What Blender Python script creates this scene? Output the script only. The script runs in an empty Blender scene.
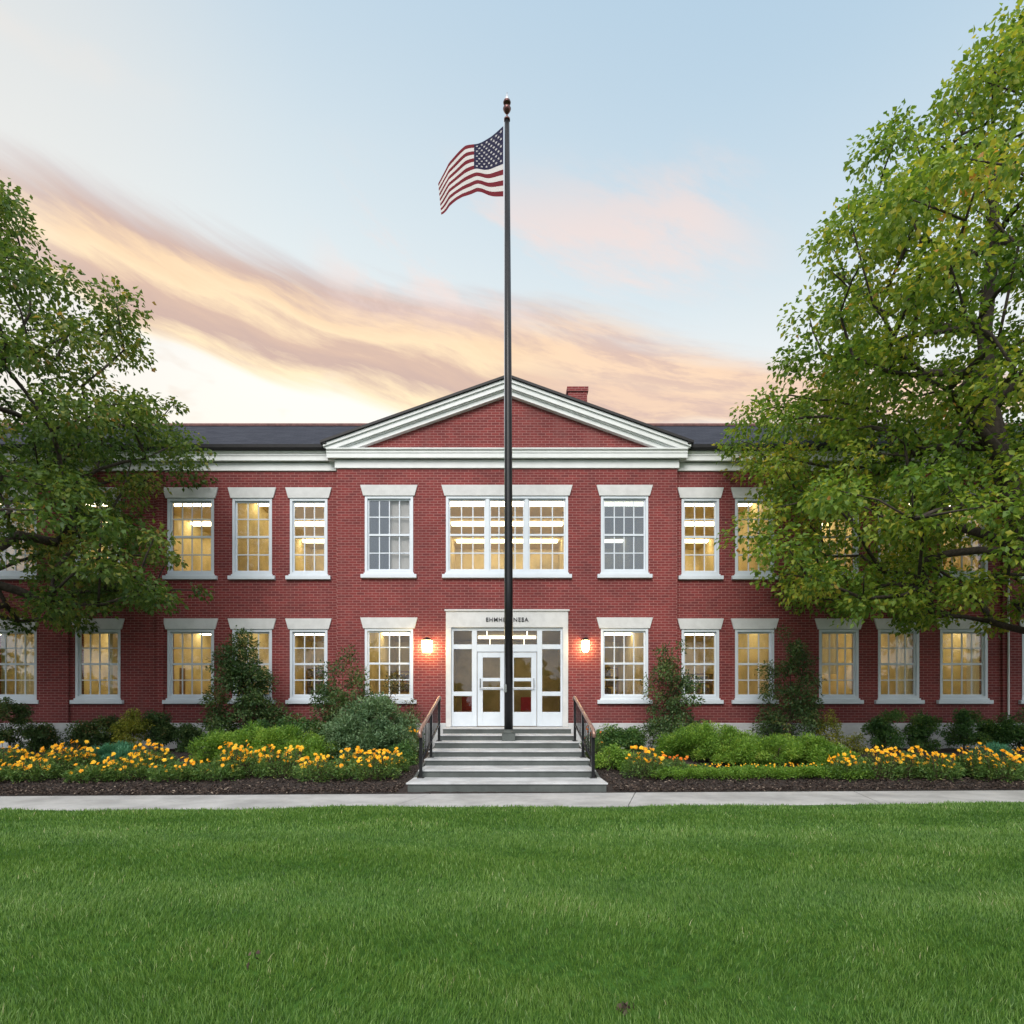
import bpy, math, random
import numpy as np
from mathutils import Vector, Matrix
R = math.radians
random.seed(7)
rng = np.random.default_rng(7)
sc = bpy.context.scene
col = sc.collection

# ------------------------------------------------------------------ camera, sky, sun, exposure
FP = 600.0                      # focal length in pixels of the 1024 px wide picture
EYE = 1.5
HZ = 712.0
VX = 507.0
cam = bpy.data.objects.new('camera', bpy.data.cameras.new('camera'))
col.objects.link(cam)
cam.location = (0, 0, EYE)
cam.rotation_euler = (R(90), 0, 0)
cam.data.sensor_width = 36
cam.data.lens = FP / 1024 * 36
cam.data.shift_x = (512 - VX) / 1024
cam.data.shift_y = (HZ - 512) / 1024
cam.data.clip_start = 0.05
cam.data.clip_end = 3000
sc.camera = cam

SUN_EL, SUN_AZ = 38.0, 191.0     # soft light from over the lawn, behind the viewer's shoulder
world = bpy.data.worlds.new('World')
sc.world = world
world.use_nodes = True
wt = world.node_tree
wt.nodes.clear()


class Ex:
    """a small wrapper that turns arithmetic into math nodes"""
    tree = None

    def __init__(self, s):
        self.s = s

    @staticmethod
    def op(kind, *args):
        n = Ex.tree.nodes.new('ShaderNodeMath')
        n.operation = kind
        for i, a in enumerate(args):
            if isinstance(a, Ex):
                Ex.tree.links.new(a.s, n.inputs[i])
            else:
                n.inputs[i].default_value = a
        return Ex(n.outputs[0])

    def __add__(self, o): return Ex.op('ADD', self, o)
    def __radd__(self, o): return Ex.op('ADD', o, self)
    def __sub__(self, o): return Ex.op('SUBTRACT', self, o)
    def __rsub__(self, o): return Ex.op('SUBTRACT', o, self)
    def __mul__(self, o): return Ex.op('MULTIPLY', self, o)
    def __rmul__(self, o): return Ex.op('MULTIPLY', o, self)
    def __truediv__(self, o): return Ex.op('DIVIDE', self, o)


def smooth(x, a, b):
    n = Ex.tree.nodes.new('ShaderNodeMapRange')
    n.interpolation_type = 'SMOOTHSTEP'
    n.inputs['From Min'].default_value = a
    n.inputs['From Max'].default_value = b
    Ex.tree.links.new(x.s, n.inputs['Value'])
    return Ex(n.outputs['Result'])


def combine(x, y, z):
    n = Ex.tree.nodes.new('ShaderNodeCombineXYZ')
    for i, v in enumerate((x, y, z)):
        if isinstance(v, Ex):
            Ex.tree.links.new(v.s, n.inputs[i])
        else:
            n.inputs[i].default_value = v
    return Ex(n.outputs[0])


def noise(vec, scale, detail=4, rough=.55, dist=0.0):
    n = Ex.tree.nodes.new('ShaderNodeTexNoise')
    n.inputs['Scale'].default_value = scale
    n.inputs['Detail'].default_value = detail
    n.inputs['Roughness'].default_value = rough
    n.inputs['Distortion'].default_value = dist
    Ex.tree.links.new(vec.s, n.inputs['Vector'])
    return Ex(n.outputs['Fac'])


def ramp(x, stops):
    n = Ex.tree.nodes.new('ShaderNodeValToRGB')
    el = n.color_ramp.elements
    while len(el) < len(stops):
        el.new(.5)
    for e, (p, c) in zip(el, stops):
        e.position = p
        e.color = (*c, 1)
    Ex.tree.links.new(x.s, n.inputs[0])
    return Ex(n.outputs[0])


def mix(f, a, b, mode='MIX'):
    n = Ex.tree.nodes.new('ShaderNodeMix')
    n.data_type = 'RGBA'
    n.blend_type = mode
    if isinstance(f, Ex):
        Ex.tree.links.new(f.s, n.inputs[0])
    else:
        n.inputs[0].default_value = f
    for k, v in ((6, a), (7, b)):
        if isinstance(v, Ex):
            Ex.tree.links.new(v.s, n.inputs[k])
        else:
            n.inputs[k].default_value = (*v, 1)
    return Ex(n.outputs[2])


Ex.tree = wt
tc = wt.nodes.new('ShaderNodeTexCoord')
sep = wt.nodes.new('ShaderNodeSeparateXYZ')
wt.links.new(tc.outputs['Generated'], sep.inputs[0])
dx, dy, dz = (Ex(sep.outputs[i]) for i in range(3))
DEG = 180 / math.pi
az = Ex.op('ARCTAN2', dx, dy) * DEG                 # 0 towards the school, + to the east
el = Ex.op('ARCSINE', dz) * DEG
ahead = smooth(dy, -.15, .35)
# clear sky, warm and pale low down, bluer with height and to the east
clear = ramp(el / 90.0, [(0.0, (1.0, .86, .66)), (.2, (1.0, .92, .76)), (.30, (.97, .94, .87)), (.37, (.76, .81, .81)),
                         (.47, (.67, .76, .80)), (.56, (.56, .69, .78)), (1.0, (.36, .52, .68))])
east = smooth(az, -28.0, 34.0)
clear = mix(east * .6, clear, mix(smooth(el, 22.0, 46.0), (.67, .74, .77), (.40, .58, .73)))
west = smooth(az, -16.0, -42.0)
clear = mix(west * .65 * smooth(el, 60.0, 40.0), clear, (.80, .77, .72))
# long streaks of cloud sinking from west to east
warp = noise(combine(az * .03, el * .06, 2.0), 1.3, 2)
sk = el + az * .20 + (warp - .5) * 4.0
st1 = noise(combine(az * .020, sk * .22, 5.0), 1.0, 5, .55, .1)
st2 = noise(combine(az * .038, sk * .42, 9.0), 1.0, 5, .6, .1)
top = 34.2 - az * .15 - az * az * .0027
bot = 25.0 - az * .10
t = (el - bot + (warp - .5) * 4.0) / (top - bot)
fine = noise(combine(az * .12, sk * .75, 3.0), 1.0, 7, .66, .1)
band = smooth(t + (st1 - .5) * .9, -.04, .20) * smooth(t + (st2 - .5) * .55, 1.08, .74) * smooth(az, -52.0, -33.0) * ahead
gap = smooth(st2 + (fine - .5) * .35, .62, .73) * smooth(t, .80, .55) * smooth(az, 8.0, -8.0)
band = band * (1.0 - gap * .75)
prof = t + (st1 - .5) * .55 + (fine - .5) * .42
lit = ramp(prof, [(0.0, (1.0, .86, .60)), (.14, (1.0, .79, .50)), (.30, (.60, .42, .35)), (.42, (.68, .47, .36)), (.56, (.97, .74, .47)), (.66, (.93, .67, .42)), (.80, (.62, .44, .37)), (1.0, (.60, .50, .49))])
flat_ = mix(smooth(fine, .40, .62), (.92, .65, .45), (.68, .48, .40))
lit = mix(smooth(az, -4.0, 10.0) * .8, lit, flat_)
sky = mix(band * .95, clear, lit)
# thin pink wisps higher up
wn = noise(combine(az * .045, (el + az * .35) * .15, 21.0), 1.0, 7, .62, .25)
wisp = smooth(wn, .44, .62) * smooth(el, 31.0, 35.0) * smooth(el, 44.0, 38.0) * smooth(az, -20.0, -12.0) * smooth(az, 27.0, 16.0) * ahead
sky = mix(wisp * .72, sky, (.90, .71, .64))
wn2 = noise(combine(az * .04, el * .08, 33.0), 1.0, 4, .55, .3)
cream = smooth(wn2, .42, .62) * smooth(az, -26.0, -36.0) * smooth(el, 40.0, 43.0) * ahead
sky = mix(cream * .85, sky, (.95, .80, .68))
# small grey puffs low in the west
wn3 = noise(combine(az * .16, el * .40, 44.0), 1.0, 3, .5)
puff = smooth(wn3, .57, .70) * smooth(el, 31.0, 29.0) * smooth(el, 22.0, 25.0) * smooth(az, -12.0, -18.0) * ahead
sky = mix(puff * .45, sky, (.80, .66, .55))
# the dome behind and above the viewer: unseen bluish cloud, brightened to fill the front with soft light
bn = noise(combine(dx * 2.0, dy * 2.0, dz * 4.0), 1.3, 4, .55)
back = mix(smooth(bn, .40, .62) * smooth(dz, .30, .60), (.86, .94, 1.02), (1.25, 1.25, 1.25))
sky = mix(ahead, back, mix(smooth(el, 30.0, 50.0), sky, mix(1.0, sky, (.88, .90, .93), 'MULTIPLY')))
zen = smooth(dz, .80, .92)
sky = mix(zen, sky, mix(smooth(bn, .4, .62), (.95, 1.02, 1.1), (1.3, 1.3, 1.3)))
nis = wt.nodes.new('ShaderNodeTexSky')
nis.sky_type = 'NISHITA'
nis.sun_disc = False
nis.sun_elevation = R(SUN_EL)
nis.sun_rotation = R(SUN_AZ)
nb = mix(1.0, Ex(nis.outputs[0]), (.10, .10, .10), 'MULTIPLY')
sky = mix(.06, sky, nb)
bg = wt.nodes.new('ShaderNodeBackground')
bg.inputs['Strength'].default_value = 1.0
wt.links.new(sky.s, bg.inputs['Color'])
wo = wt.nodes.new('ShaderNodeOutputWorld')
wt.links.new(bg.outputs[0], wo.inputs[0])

sun = bpy.data.objects.new('sun', bpy.data.lights.new('sun', 'SUN'))
col.objects.link(sun)
sun.data.energy = 2.5
sun.data.angle = R(36)
sun.data.color = (1.0, .955, .89)
sv = Vector((math.sin(R(SUN_AZ)) * math.cos(R(SUN_EL)), math.cos(R(SUN_AZ)) * math.cos(R(SUN_EL)), math.sin(R(SUN_EL))))
sun.rotation_euler = sv.to_track_quat('Z', 'Y').to_euler()
sc.view_settings.view_transform = 'Standard'
sc.view_settings.look = 'None'
sc.view_settings.exposure = 0.22
sc.view_settings.gamma = 1.0
sc.cycles.transparent_max_bounces = 24
sc.cycles.max_bounces = 6
sc.cycles.use_denoising = True


# ------------------------------------------------------------------ helpers
def at(px, py, d):
    """point of the place seen at a pixel of the photograph, d metres out"""
    return Vector(((px - VX) * d / FP, d, EYE + (HZ - py) * d / FP))


def new_mat(name):
    m = bpy.data.materials.new(name)
    m.use_nodes = True
    Ex.tree = m.node_tree
    p = m.node_tree.nodes['Principled BSDF']
    return m, m.node_tree, p


def plain(name, c, rough=.5, metal=0.0, var=.08, scale=6.0, bump=0.0, spec=.5):
    m, t, p = new_mat(name)
    tcn = t.nodes.new('ShaderNodeTexCoord')
    v = Ex(tcn.outputs['Object'])
    n1 = noise(v, scale, 5, .6)
    c2 = mix(smooth(n1, .3, .7), tuple(x * (1 - var) for x in c), tuple(min(1, x * (1 + var)) for x in c))
    t.links.new(c2.s, p.inputs['Base Color'])
    p.inputs['Roughness'].default_value = rough
    p.inputs['Metallic'].default_value = metal
    p.inputs['Specular IOR Level'].default_value = spec
    if bump:
        b = t.nodes.new('ShaderNodeBump')
        b.inputs['Strength'].default_value = bump
        b.inputs['Distance'].default_value = .02
        n2 = noise(v, scale * 8, 4, .6)
        t.links.new(n2.s, b.inputs['Height'])
        t.links.new(b.outputs[0], p.inputs['Normal'])
    return m


def brick_mat():
    m, t, p = new_mat('red brick')
    g = t.nodes.new('ShaderNodeTexCoord')
    s = t.nodes.new('ShaderNodeSeparateXYZ')
    t.links.new(g.outputs['Object'], s.inputs[0])
    x, y, z = (Ex(s.outputs[i]) for i in range(3))
    v = combine(x + y, z, 0.0)
    b = t.nodes.new('ShaderNodeTexBrick')
    b.offset = .5
    b.inputs['Scale'].default_value = 1
    b.inputs['Brick Width'].default_value = .23
    b.inputs['Row Height'].default_value = .078
    b.inputs['Mortar Size'].default_value = .0075
    b.inputs['Mortar Smooth'].default_value = .1
    b.inputs['Bias'].default_value = -.1
    b.inputs['Color1'].default_value = (.228, .032, .031, 1)
    b.inputs['Color2'].default_value = (.150, .022, .024, 1)
    b.inputs['Mortar'].default_value = (.36, .165, .15, 1)
    t.links.new(v.s, b.inputs['Vector'])
    big = noise(combine(x, z, y), .55, 5, .6)
    c = mix(smooth(big, .3, .72), Ex(b.outputs['Color']), mix(1.0, Ex(b.outputs['Color']), (.70, .68, .70), 'MULTIPLY'))
    fine = noise(combine(x * 4.3, z * 12.8, 0.0), 1.0, 2, .5)
    c = mix(smooth(fine, .55, .75) * .5, c, mix(1.0, c, (1.25, 1.1, 1.1), 'MULTIPLY'))
    drip = noise(combine(x * 2.2, z * .25, 3.0), 1.0, 4, .6)
    c = mix(smooth(drip, .52, .76) * .42, c, (.20, .075, .07))
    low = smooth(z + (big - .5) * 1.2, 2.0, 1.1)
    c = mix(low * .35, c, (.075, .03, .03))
    t.links.new(c.s, p.inputs['Base Color'])
    p.inputs['Roughness'].default_value = .85
    bp = t.nodes.new('ShaderNodeBump')
    bp.inputs['Strength'].default_value = .5
    bp.inputs['Distance'].default_value = .006
    inv = 1.0 - Ex(b.outputs['Fac'])
    t.links.new(inv.s, bp.inputs['Height'])
    t.links.new(bp.outputs[0], p.inputs['Normal'])
    return m


def leaf_mat(name, stops, trans=.35, rough=.5):
    """leaf colour differs from leaf to leaf (attribute «tint»)"""
    m, t, p = new_mat(name)
    a = t.nodes.new('ShaderNodeAttribute')
    a.attribute_name = 'tint'
    c = ramp(Ex(a.outputs['Fac']), stops)
    t.links.new(c.s, p.inputs['Base Color'])
    p.inputs['Roughness'].default_value = rough
    p.inputs['Specular IOR Level'].default_value = .35
    tr = t.nodes.new('ShaderNodeBsdfTranslucent')
    c2 = mix(1.0, c, (1.7, 1.6, .9), 'MULTIPLY')
    t.links.new(c2.s, tr.inputs['Color'])
    mx = t.nodes.new('ShaderNodeMixShader')
    mx.inputs[0].default_value = trans
    t.links.new(p.outputs[0], mx.inputs[1])
    t.links.new(tr.outputs[0], mx.inputs[2])
    t.links.new(mx.outputs[0], t.nodes['Material Output'].inputs['Surface'])
    return m


def glass_mat(name, base=.06, gain=.9, tint=(.9, .94, .95)):
    m, t, p = new_mat(name)
    t.nodes.remove(p)
    tr = t.nodes.new('ShaderNodeBsdfTransparent')
    tr.inputs[0].default_value = (*tint, 1)
    gl = t.nodes.new('ShaderNodeBsdfGlossy')
    gl.inputs['Roughness'].default_value = .015
    f = t.nodes.new('ShaderNodeFresnel')
    f.inputs[0].default_value = 1.5
    k = Ex(f.outputs[0]) * gain + base
    tcn = t.nodes.new('ShaderNodeTexCoord')
    n = noise(Ex(tcn.outputs['Object']), 1.1, 2, .5)
    b = t.nodes.new('ShaderNodeBump')
    b.inputs['Strength'].default_value = .10
    b.inputs['Distance'].default_value = .012
    t.links.new(n.s, b.inputs['Height'])
    t.links.new(b.outputs[0], gl.inputs['Normal'])
    mx = t.nodes.new('ShaderNodeMixShader')
    t.links.new(k.s, mx.inputs[0])
    t.links.new(tr.outputs[0], mx.inputs[1])
    t.links.new(gl.outputs[0], mx.inputs[2])
    t.links.new(mx.outputs[0], t.nodes['Material Output'].inputs['Surface'])
    return m


def lamp_mat(name, c, strength):
    m, t, p = new_mat(name)
    p.inputs['Base Color'].default_value = (.8, .8, .75, 1)
    p.inputs['Emission Color'].default_value = (*c, 1)
    p.inputs['Emission Strength'].default_value = strength
    return m


def concrete_mat(name, c, rough=.85, speck=.25, scale=1.0):
    m, t, p = new_mat(name)
    tcn = t.nodes.new('ShaderNodeTexCoord')
    v = Ex(tcn.outputs['Object'])
    a = noise(v, 1.1 * scale, 6, .65)
    b = noise(v, 45 * scale, 3, .6)
    cc = mix(smooth(a, .3, .7), tuple(x * .72 for x in c), tuple(x * 1.12 for x in c))
    cc = mix(smooth(b, .5, .72) * speck, cc, tuple(x * .45 for x in c))
    t.links.new(cc.s, p.inputs['Base Color'])
    p.inputs['Roughness'].default_value = rough
    bp = t.nodes.new('ShaderNodeBump')
    bp.inputs['Strength'].default_value = .3
    bp.inputs['Distance'].default_value = .006
    t.links.new(b.s, bp.inputs['Height'])
    t.links.new(bp.outputs[0], p.inputs['Normal'])
    return m


M = {}
M['brick'] = brick_mat()
M['white'] = plain('white paint', (.70, .72, .72), .45, var=.05, scale=2.5, bump=.05)
M['frame'] = plain('window white', (.62, .67, .73), .4, var=.03, scale=3)
M['limestone'] = plain('pale limestone', (.60, .60, .60), .8, var=.06, scale=4, bump=.25)
M['found'] = plain('foundation render', (.50, .51, .52), .85, var=.12, scale=2.2, bump=.3)
M['slate'] = None
M['dark_trim'] = plain('dark roof edge', (.016, .015, .017), .5, var=.2, spec=.3)
M['glass'] = glass_mat('window glass', .022, .8, (.965, .975, .98))
M['coated'] = glass_mat('reflecting glass', .16, .9, (.55, .62, .68))
M['black'] = plain('black enamel', (.010, .010, .012), .33, var=.2, spec=.32)
M['bronze'] = plain('worn bronze rail', (.33, .20, .16), .38, metal=.6, var=.25, scale=9)
M['wallpaint'] = plain('warm wall paint', (.62, .52, .28), .9, var=.25, scale=.9)
M['ceil'] = plain('ceiling tile', (.60, .50, .28), .95, var=.05)
M['floorint'] = plain('oak floor', (.30, .19, .09), .5, var=.2, scale=2)
M['strip'] = lamp_mat('strip lamp', (1.0, .84, .54), 11.0)
M['dimstrip'] = lamp_mat('dim strip lamp', (1.0, .86, .64), 6.0)
M['backing'] = plain('white blind', (.86, .80, .76), .9, var=.05, scale=3)  # pinkish white standing in for a bright cloud reflected in the pane
def fabric(name, c):
    m, t, p = new_mat(name)
    p.inputs['Base Color'].default_value = (*c, 1)
    p.inputs['Roughness'].default_value = .9
    tr = t.nodes.new('ShaderNodeBsdfTranslucent')
    tr.inputs[0].default_value = (*c, 1)
    mx = t.nodes.new('ShaderNodeMixShader')
    mx.inputs[0].default_value = .5
    t.links.new(p.outputs[0], mx.inputs[1])
    t.links.new(tr.outputs[0], mx.inputs[2])
    t.links.new(mx.outputs[0], t.nodes['Material Output'].inputs['Surface'])
    return m


M['curtain'] = fabric('cream curtain', (.80, .72, .50))
M['wood'] = plain('brown wood', (.20, .10, .045), .5, var=.3, scale=5)
M['redseat'] = plain('red seat fabric', (.42, .035, .04), .8, var=.15)
M['books'] = plain('book spines', (.14, .12, .16), .7, var=.8, scale=14)
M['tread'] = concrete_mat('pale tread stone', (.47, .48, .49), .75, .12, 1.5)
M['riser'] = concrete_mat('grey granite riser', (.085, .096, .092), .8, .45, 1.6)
M['walk'] = concrete_mat('pavement concrete', (.40, .395, .39), .9, .2)
M['joint'] = plain('pavement joint', (.16, .15, .14), .9)
M['bark'] = plain('tree bark', (.055, .042, .033), .95, var=.4, scale=14, bump=.9)
M['twig'] = plain('shrub stem', (.07, .045, .03), .9, var=.3, scale=20)
M['mulch'] = plain('dark mulch', (.042, .030, .026), 1.0, var=.5, scale=26, bump=1.0)
M['letter'] = plain('dark letter', (.012, .012, .018), .5)
M['silver'] = plain('polished silver', (.62, .62, .64), .18, metal=.9, var=.05)
M['darkball'] = plain('dark bronze', (.12, .055, .05), .25, metal=.7, var=.2)


def slate_mat():
    m, t, p = new_mat('slate roof')
    g = t.nodes.new('ShaderNodeTexCoord')
    s = t.nodes.new('ShaderNodeSeparateXYZ')
    t.links.new(g.outputs['Object'], s.inputs[0])
    x, y, z = (Ex(s.outputs[i]) for i in range(3))
    b = t.nodes.new('ShaderNodeTexBrick')
    b.inputs['Scale'].default_value = 1
    b.inputs['Brick Width'].default_value = .35
    b.inputs['Row Height'].default_value = .22
    b.inputs['Mortar Size'].default_value = .008
    b.inputs['Color1'].default_value = (.046, .050, .066, 1)
    b.inputs['Color2'].default_value = (.030, .033, .046, 1)
    b.inputs['Mortar'].default_value = (.02, .02, .025, 1)
    v = combine(x, y * 1.15, 0.0)
    t.links.new(v.s, b.inputs['Vector'])
    t.links.new(b.outputs['Color'], p.inputs['Base Color'])
    p.inputs['Roughness'].default_value = .9
    p.inputs['Specular IOR Level'].default_value = .12
    return m


M['slate'] = slate_mat()
M['treegreen'] = leaf_mat('broad green leaf', [(0, (.052, .115, .020)), (.35, (.120, .215, .034)), (.62, (.235, .315, .046)), (.84, (.39, .38, .055)), (.97, (.46, .36, .06)), (1, (.48, .24, .07))], .42)
M['treegreen2'] = leaf_mat('dark green leaf', [(0, (.034, .075, .020)), (.4, (.078, .145, .032)), (.72, (.150, .205, .044)), (.93, (.26, .24, .06)), (1, (.34, .20, .08))], .42)
M['shrub'] = leaf_mat('deep shrub leaf', [(0, (.028, .062, .024)), (.5, (.065, .125, .040)), (.85, (.13, .18, .055)), (1, (.24, .16, .065))], .25)
M['boxleaf'] = leaf_mat('boxwood leaf', [(0, (.034, .085, .030)), (.5, (.072, .165, .044)), (.85, (.15, .25, .058)), (1, (.24, .30, .065))], .28)
M['silverleaf'] = leaf_mat('grey green leaf', [(0, (.055, .115, .055)), (.5, (.125, .215, .100)), (1, (.27, .36, .20))], .2)
M['lime'] = leaf_mat('lime juniper leaf', [(0, (0.058, 0.145, 0.023)), (.4, (0.142, 0.275, 0.036)), (.8, (0.283, 0.420, 0.065)), (1, (0.450, 0.493, 0.116))], .3)
M['blueleaf'] = leaf_mat('blue green leaf', [(0, (0.041, 0.149, 0.088)), (.5, (0.081, 0.257, 0.149)), (1, (0.135, 0.351, 0.203))], .25)
M['yellowleaf'] = leaf_mat('yellow green leaf', [(0, (0.090, 0.128, 0.022)), (.5, (0.225, 0.255, 0.038)), (1, (0.450, 0.390, 0.060))], .3)
M['reddish'] = leaf_mat('reddish shrub leaf', [(0, (0.043, 0.054, 0.024)), (.5, (0.093, 0.102, 0.037)), (.8, (0.170, 0.111, 0.051)), (1, (0.289, 0.102, 0.068))], .25)
M['flowergreen'] = leaf_mat('perennial leaf', [(0, (.040, .090, .028)), (.5, (.105, .205, .052)), (.85, (.22, .32, .085)), (1, (.36, .37, .11))], .3)
M['petal'] = leaf_mat('yellow petal', [(0, (.84, .40, .012)), (.5, (.90, .54, .02)), (1, (.93, .66, .06))], .3)
M['petalorange'] = leaf_mat('orange petal', [(0, (.60, .12, .01)), (.5, (.80, .23, .015)), (1, (.88, .38, .03))], .3)
M['grass'] = leaf_mat('grass blade', [(0, (.046, .115, .020)), (.45, (.104, .210, .036)), (.8, (.178, .290, .068)), (.95, (.27, .40, .16)), (1, (.42, .42, .24))], .3, .5)
M['chip'] = leaf_mat('bark chip', [(0, (.025, .017, .014)), (.6, (.06, .040, .032)), (.92, (.12, .085, .065)), (1, (.30, .24, .19))], 0.0, .9)


def tag(o, label=None, cat=None, group=None, kind=None):
    if label: o['label'] = label
    if cat: o['category'] = cat
    if group: o['group'] = group
    if kind: o['kind'] = kind
    return o


def empty(name, loc, label, cat, group=None):
    o = bpy.data.objects.new(name, None)
    o.empty_display_size = .3
    col.objects.link(o)
    o.location = loc
    return tag(o, label, cat, group)


class MB:
    """collects shapes in world coordinates and links them as ONE mesh object"""

    def __init__(self):
        self.v, self.f, self.m = [], [], []

    def add(self, vs, fs, mi=0):
        b = len(self.v)
        self.v += [tuple(v) for v in vs]
        self.f += [tuple(b + i for i in f) for f in fs]
        self.m += [mi] * len(fs)

    def box(self, x0, x1, y0, y1, z0, z1, mi=0, skip=()):
        vs = [(x0, y0, z0), (x1, y0, z0), (x1, y1, z0), (x0, y1, z0), (x0, y0, z1), (x1, y0, z1), (x1, y1, z1), (x0, y1, z1)]
        fs = {'b': (3, 2, 1, 0), 't': (4, 5, 6, 7), 'f': (0, 1, 5, 4), 'k': (2, 3, 7, 6), 'l': (3, 0, 4, 7), 'r': (1, 2, 6, 5)}
        self.add(vs, [f for k, f in fs.items() if k not in skip], mi)

    def prism(self, prof, y0, y1, mi=0):
        """outline in x,z swept along y (outline anticlockwise seen from the front)"""
        n = len(prof)
        vs = [(x, y0, z) for x, z in prof] + [(x, y1, z) for x, z in prof]
        fs = [tuple(range(n)), tuple(range(2 * n - 1, n - 1, -1))]
        fs += [((i + 1) % n, i, n + i, n + (i + 1) % n) for i in range(n)]
        self.add(vs, fs, mi)

    def prism_x(self, prof, x0, x1, mi=0):
        """outline in y,z swept along x"""
        n = len(prof)
        vs = [(x0, y, z) for y, z in prof] + [(x1, y, z) for y, z in prof]
        fs = [tuple(range(n)), tuple(range(2 * n - 1, n - 1, -1))]
        fs += [((i + 1) % n, i, n + i, n + (i + 1) % n) for i in range(n)]
        self.add(vs, fs, mi)

    def tube(self, pts, radii, n=8, mi=0, caps=True):
        pts = [Vector(p) for p in pts]
        rings = []
        up = Vector((.3, .2, 1)).normalized()
        for i, p in enumerate(pts):
            d = (pts[min(i + 1, len(pts) - 1)] - pts[max(i - 1, 0)])
            d = d.normalized() if d.length > 1e-9 else Vector((0, 0, 1))
            a = d.cross(up)
            if a.length < 1e-3:
                a = d.cross(Vector((1, 0, 0)))
            a.normalize()
            b = d.cross(a)
            r = radii[i] if hasattr(radii, '__len__') else radii
            rings.append([p + a * (r * math.cos(2 * math.pi * k / n)) + b * (r * math.sin(2 * math.pi * k / n)) for k in range(n)])
        vs = [v for r in rings for v in r]
        fs = [(i * n + k, i * n + (k + 1) % n, (i + 1) * n + (k + 1) % n, (i + 1) * n + k) for i in range(len(pts) - 1) for k in range(n)]
        if caps:
            fs += [tuple(range(n - 1, -1, -1)), tuple((len(pts) - 1) * n + k for k in range(n))]
        self.add(vs, fs, mi)

    def lathe(self, c, prof, n=20, mi=0):
        vs, fs = [], []
        for r, z in prof:
            vs += [(c[0] + r * math.cos(2 * math.pi * k / n), c[1] + r * math.sin(2 * math.pi * k / n), c[2] + z) for k in range(n)]
        for i in range(len(prof) - 1):
            fs += [(i * n + k, i * n + (k + 1) % n, (i + 1) * n + (k + 1) % n, (i + 1) * n + k) for k in range(n)]
        fs += [tuple(range(n - 1, -1, -1)), tuple((len(prof) - 1) * n + k for k in range(n))]
        self.add(vs, fs, mi)

    def build(self, name, mats, parent=None, smooth_=False, bevel=0.0):
        me = bpy.data.meshes.new(name)
        off = Vector((0, 0, 0))
        q = parent
        while q is not None:
            off += q.location
            q = q.parent
        me.from_pydata([(v[0] - off.x, v[1] - off.y, v[2] - off.z) for v in self.v], [], self.f)
        mats = mats if isinstance(mats, (list, tuple)) else [mats]
        for m in mats:
            me.materials.append(m)
        if len(mats) > 1:
            me.polygons.foreach_set('material_index', self.m)
        if smooth_:
            me.polygons.foreach_set('use_smooth', [True] * len(me.polygons))
        me.update()
        o = bpy.data.objects.new(name, me)
        col.objects.link(o)
        if parent is not None:
            o.parent = parent
        if bevel:
            b = o.modifiers.new('edge', 'BEVEL')
            b.width = bevel
            b.segments = 2
            b.limit_method = 'ANGLE'
            b.angle_limit = R(40)
        return o


def np_mesh(name, V, F, mat, parent=None, tint=None, nper=None):
    """V (n,3) and F (m,k) arrays -> object; tint one value per vertex"""
    off = np.zeros(3)
    q = parent
    while q is not None:
        off += np.array(q.location)
        q = q.parent
    V = (V - off).astype(np.float32)
    me = bpy.data.meshes.new(name)
    k = F.shape[1]
    me.vertices.add(len(V))
    me.vertices.foreach_set('co', V.ravel())
    me.loops.add(F.size)
    me.loops.foreach_set('vertex_index', F.astype(np.int32).ravel())
    me.polygons.add(len(F))
    me.polygons.foreach_set('loop_start', np.arange(0, F.size, k, dtype=np.int32))
    me.update(calc_edges=True)
    if tint is not None:
        a = me.attributes.new('tint', 'FLOAT', 'POINT')
        a.data.foreach_set('value', tint.astype(np.float32))
    me.materials.append(mat)
    o = bpy.data.objects.new(name, me)
    col.objects.link(o)
    if parent is not None:
        o.parent = parent
    return o


def unit(a):
    return a / np.maximum(np.linalg.norm(a, axis=-1, keepdims=True), 1e-9)


def leaf_arrays(C, D, N, L, W, fold=.18):
    """folded kite shaped leaves from base points C along D"""
    D = unit(D)
    S = unit(np.cross(D, N))
    U = np.cross(S, D)
    L = L[:, None]
    W = W[:, None]
    mid = C + D * L * .42 + U * W * fold
    tip = C + D * L - U * L * .08
    V = np.stack([C, mid - S * W * .5, tip, mid + S * W * .5], 1).reshape(-1, 3)
    i = np.arange(len(C)) * 4
    F = np.concatenate([np.stack([i, i + 1, i + 2], 1), np.stack([i, i + 2, i + 3], 1)])
    return V, F


def part_mesh(n):
    return n


# ------------------------------------------------------------------ ground
slope = .043                              # the pavement runs very slightly askew to the front


def walk_front(x): return 9.46 + slope * x
def walk_back(x): return 11.0 + slope * x


def bed_z(x, y):
    k = np.clip((y - 11.4) / 5.6, 0, 1)
    return .03 + .38 * k * k * (3 - 2 * k)


g = MB()
g.add([(-1200, -1200, -.06), (1200, -1200, -.06), (1200, 1200, -.06), (-1200, 1200, -.06)], [(0, 1, 2, 3)])
gm = concrete_mat('meadow ground', (.05, .085, .025), 1.0, .4, .5)
tag(g.build('ground', gm), kind='structure')

# lawn sheet, gently uneven
XS = np.linspace(-24, 24, 121)
YS = np.linspace(-14, 9.46, 60)


def lawn_h(x, y):
    return .022 * np.sin(x * .9 + y * .7) * np.sin(y * 1.1 - x * .3) + .012 * np.sin(x * 2.3 + 1) * np.sin(y * 2.9)


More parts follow.
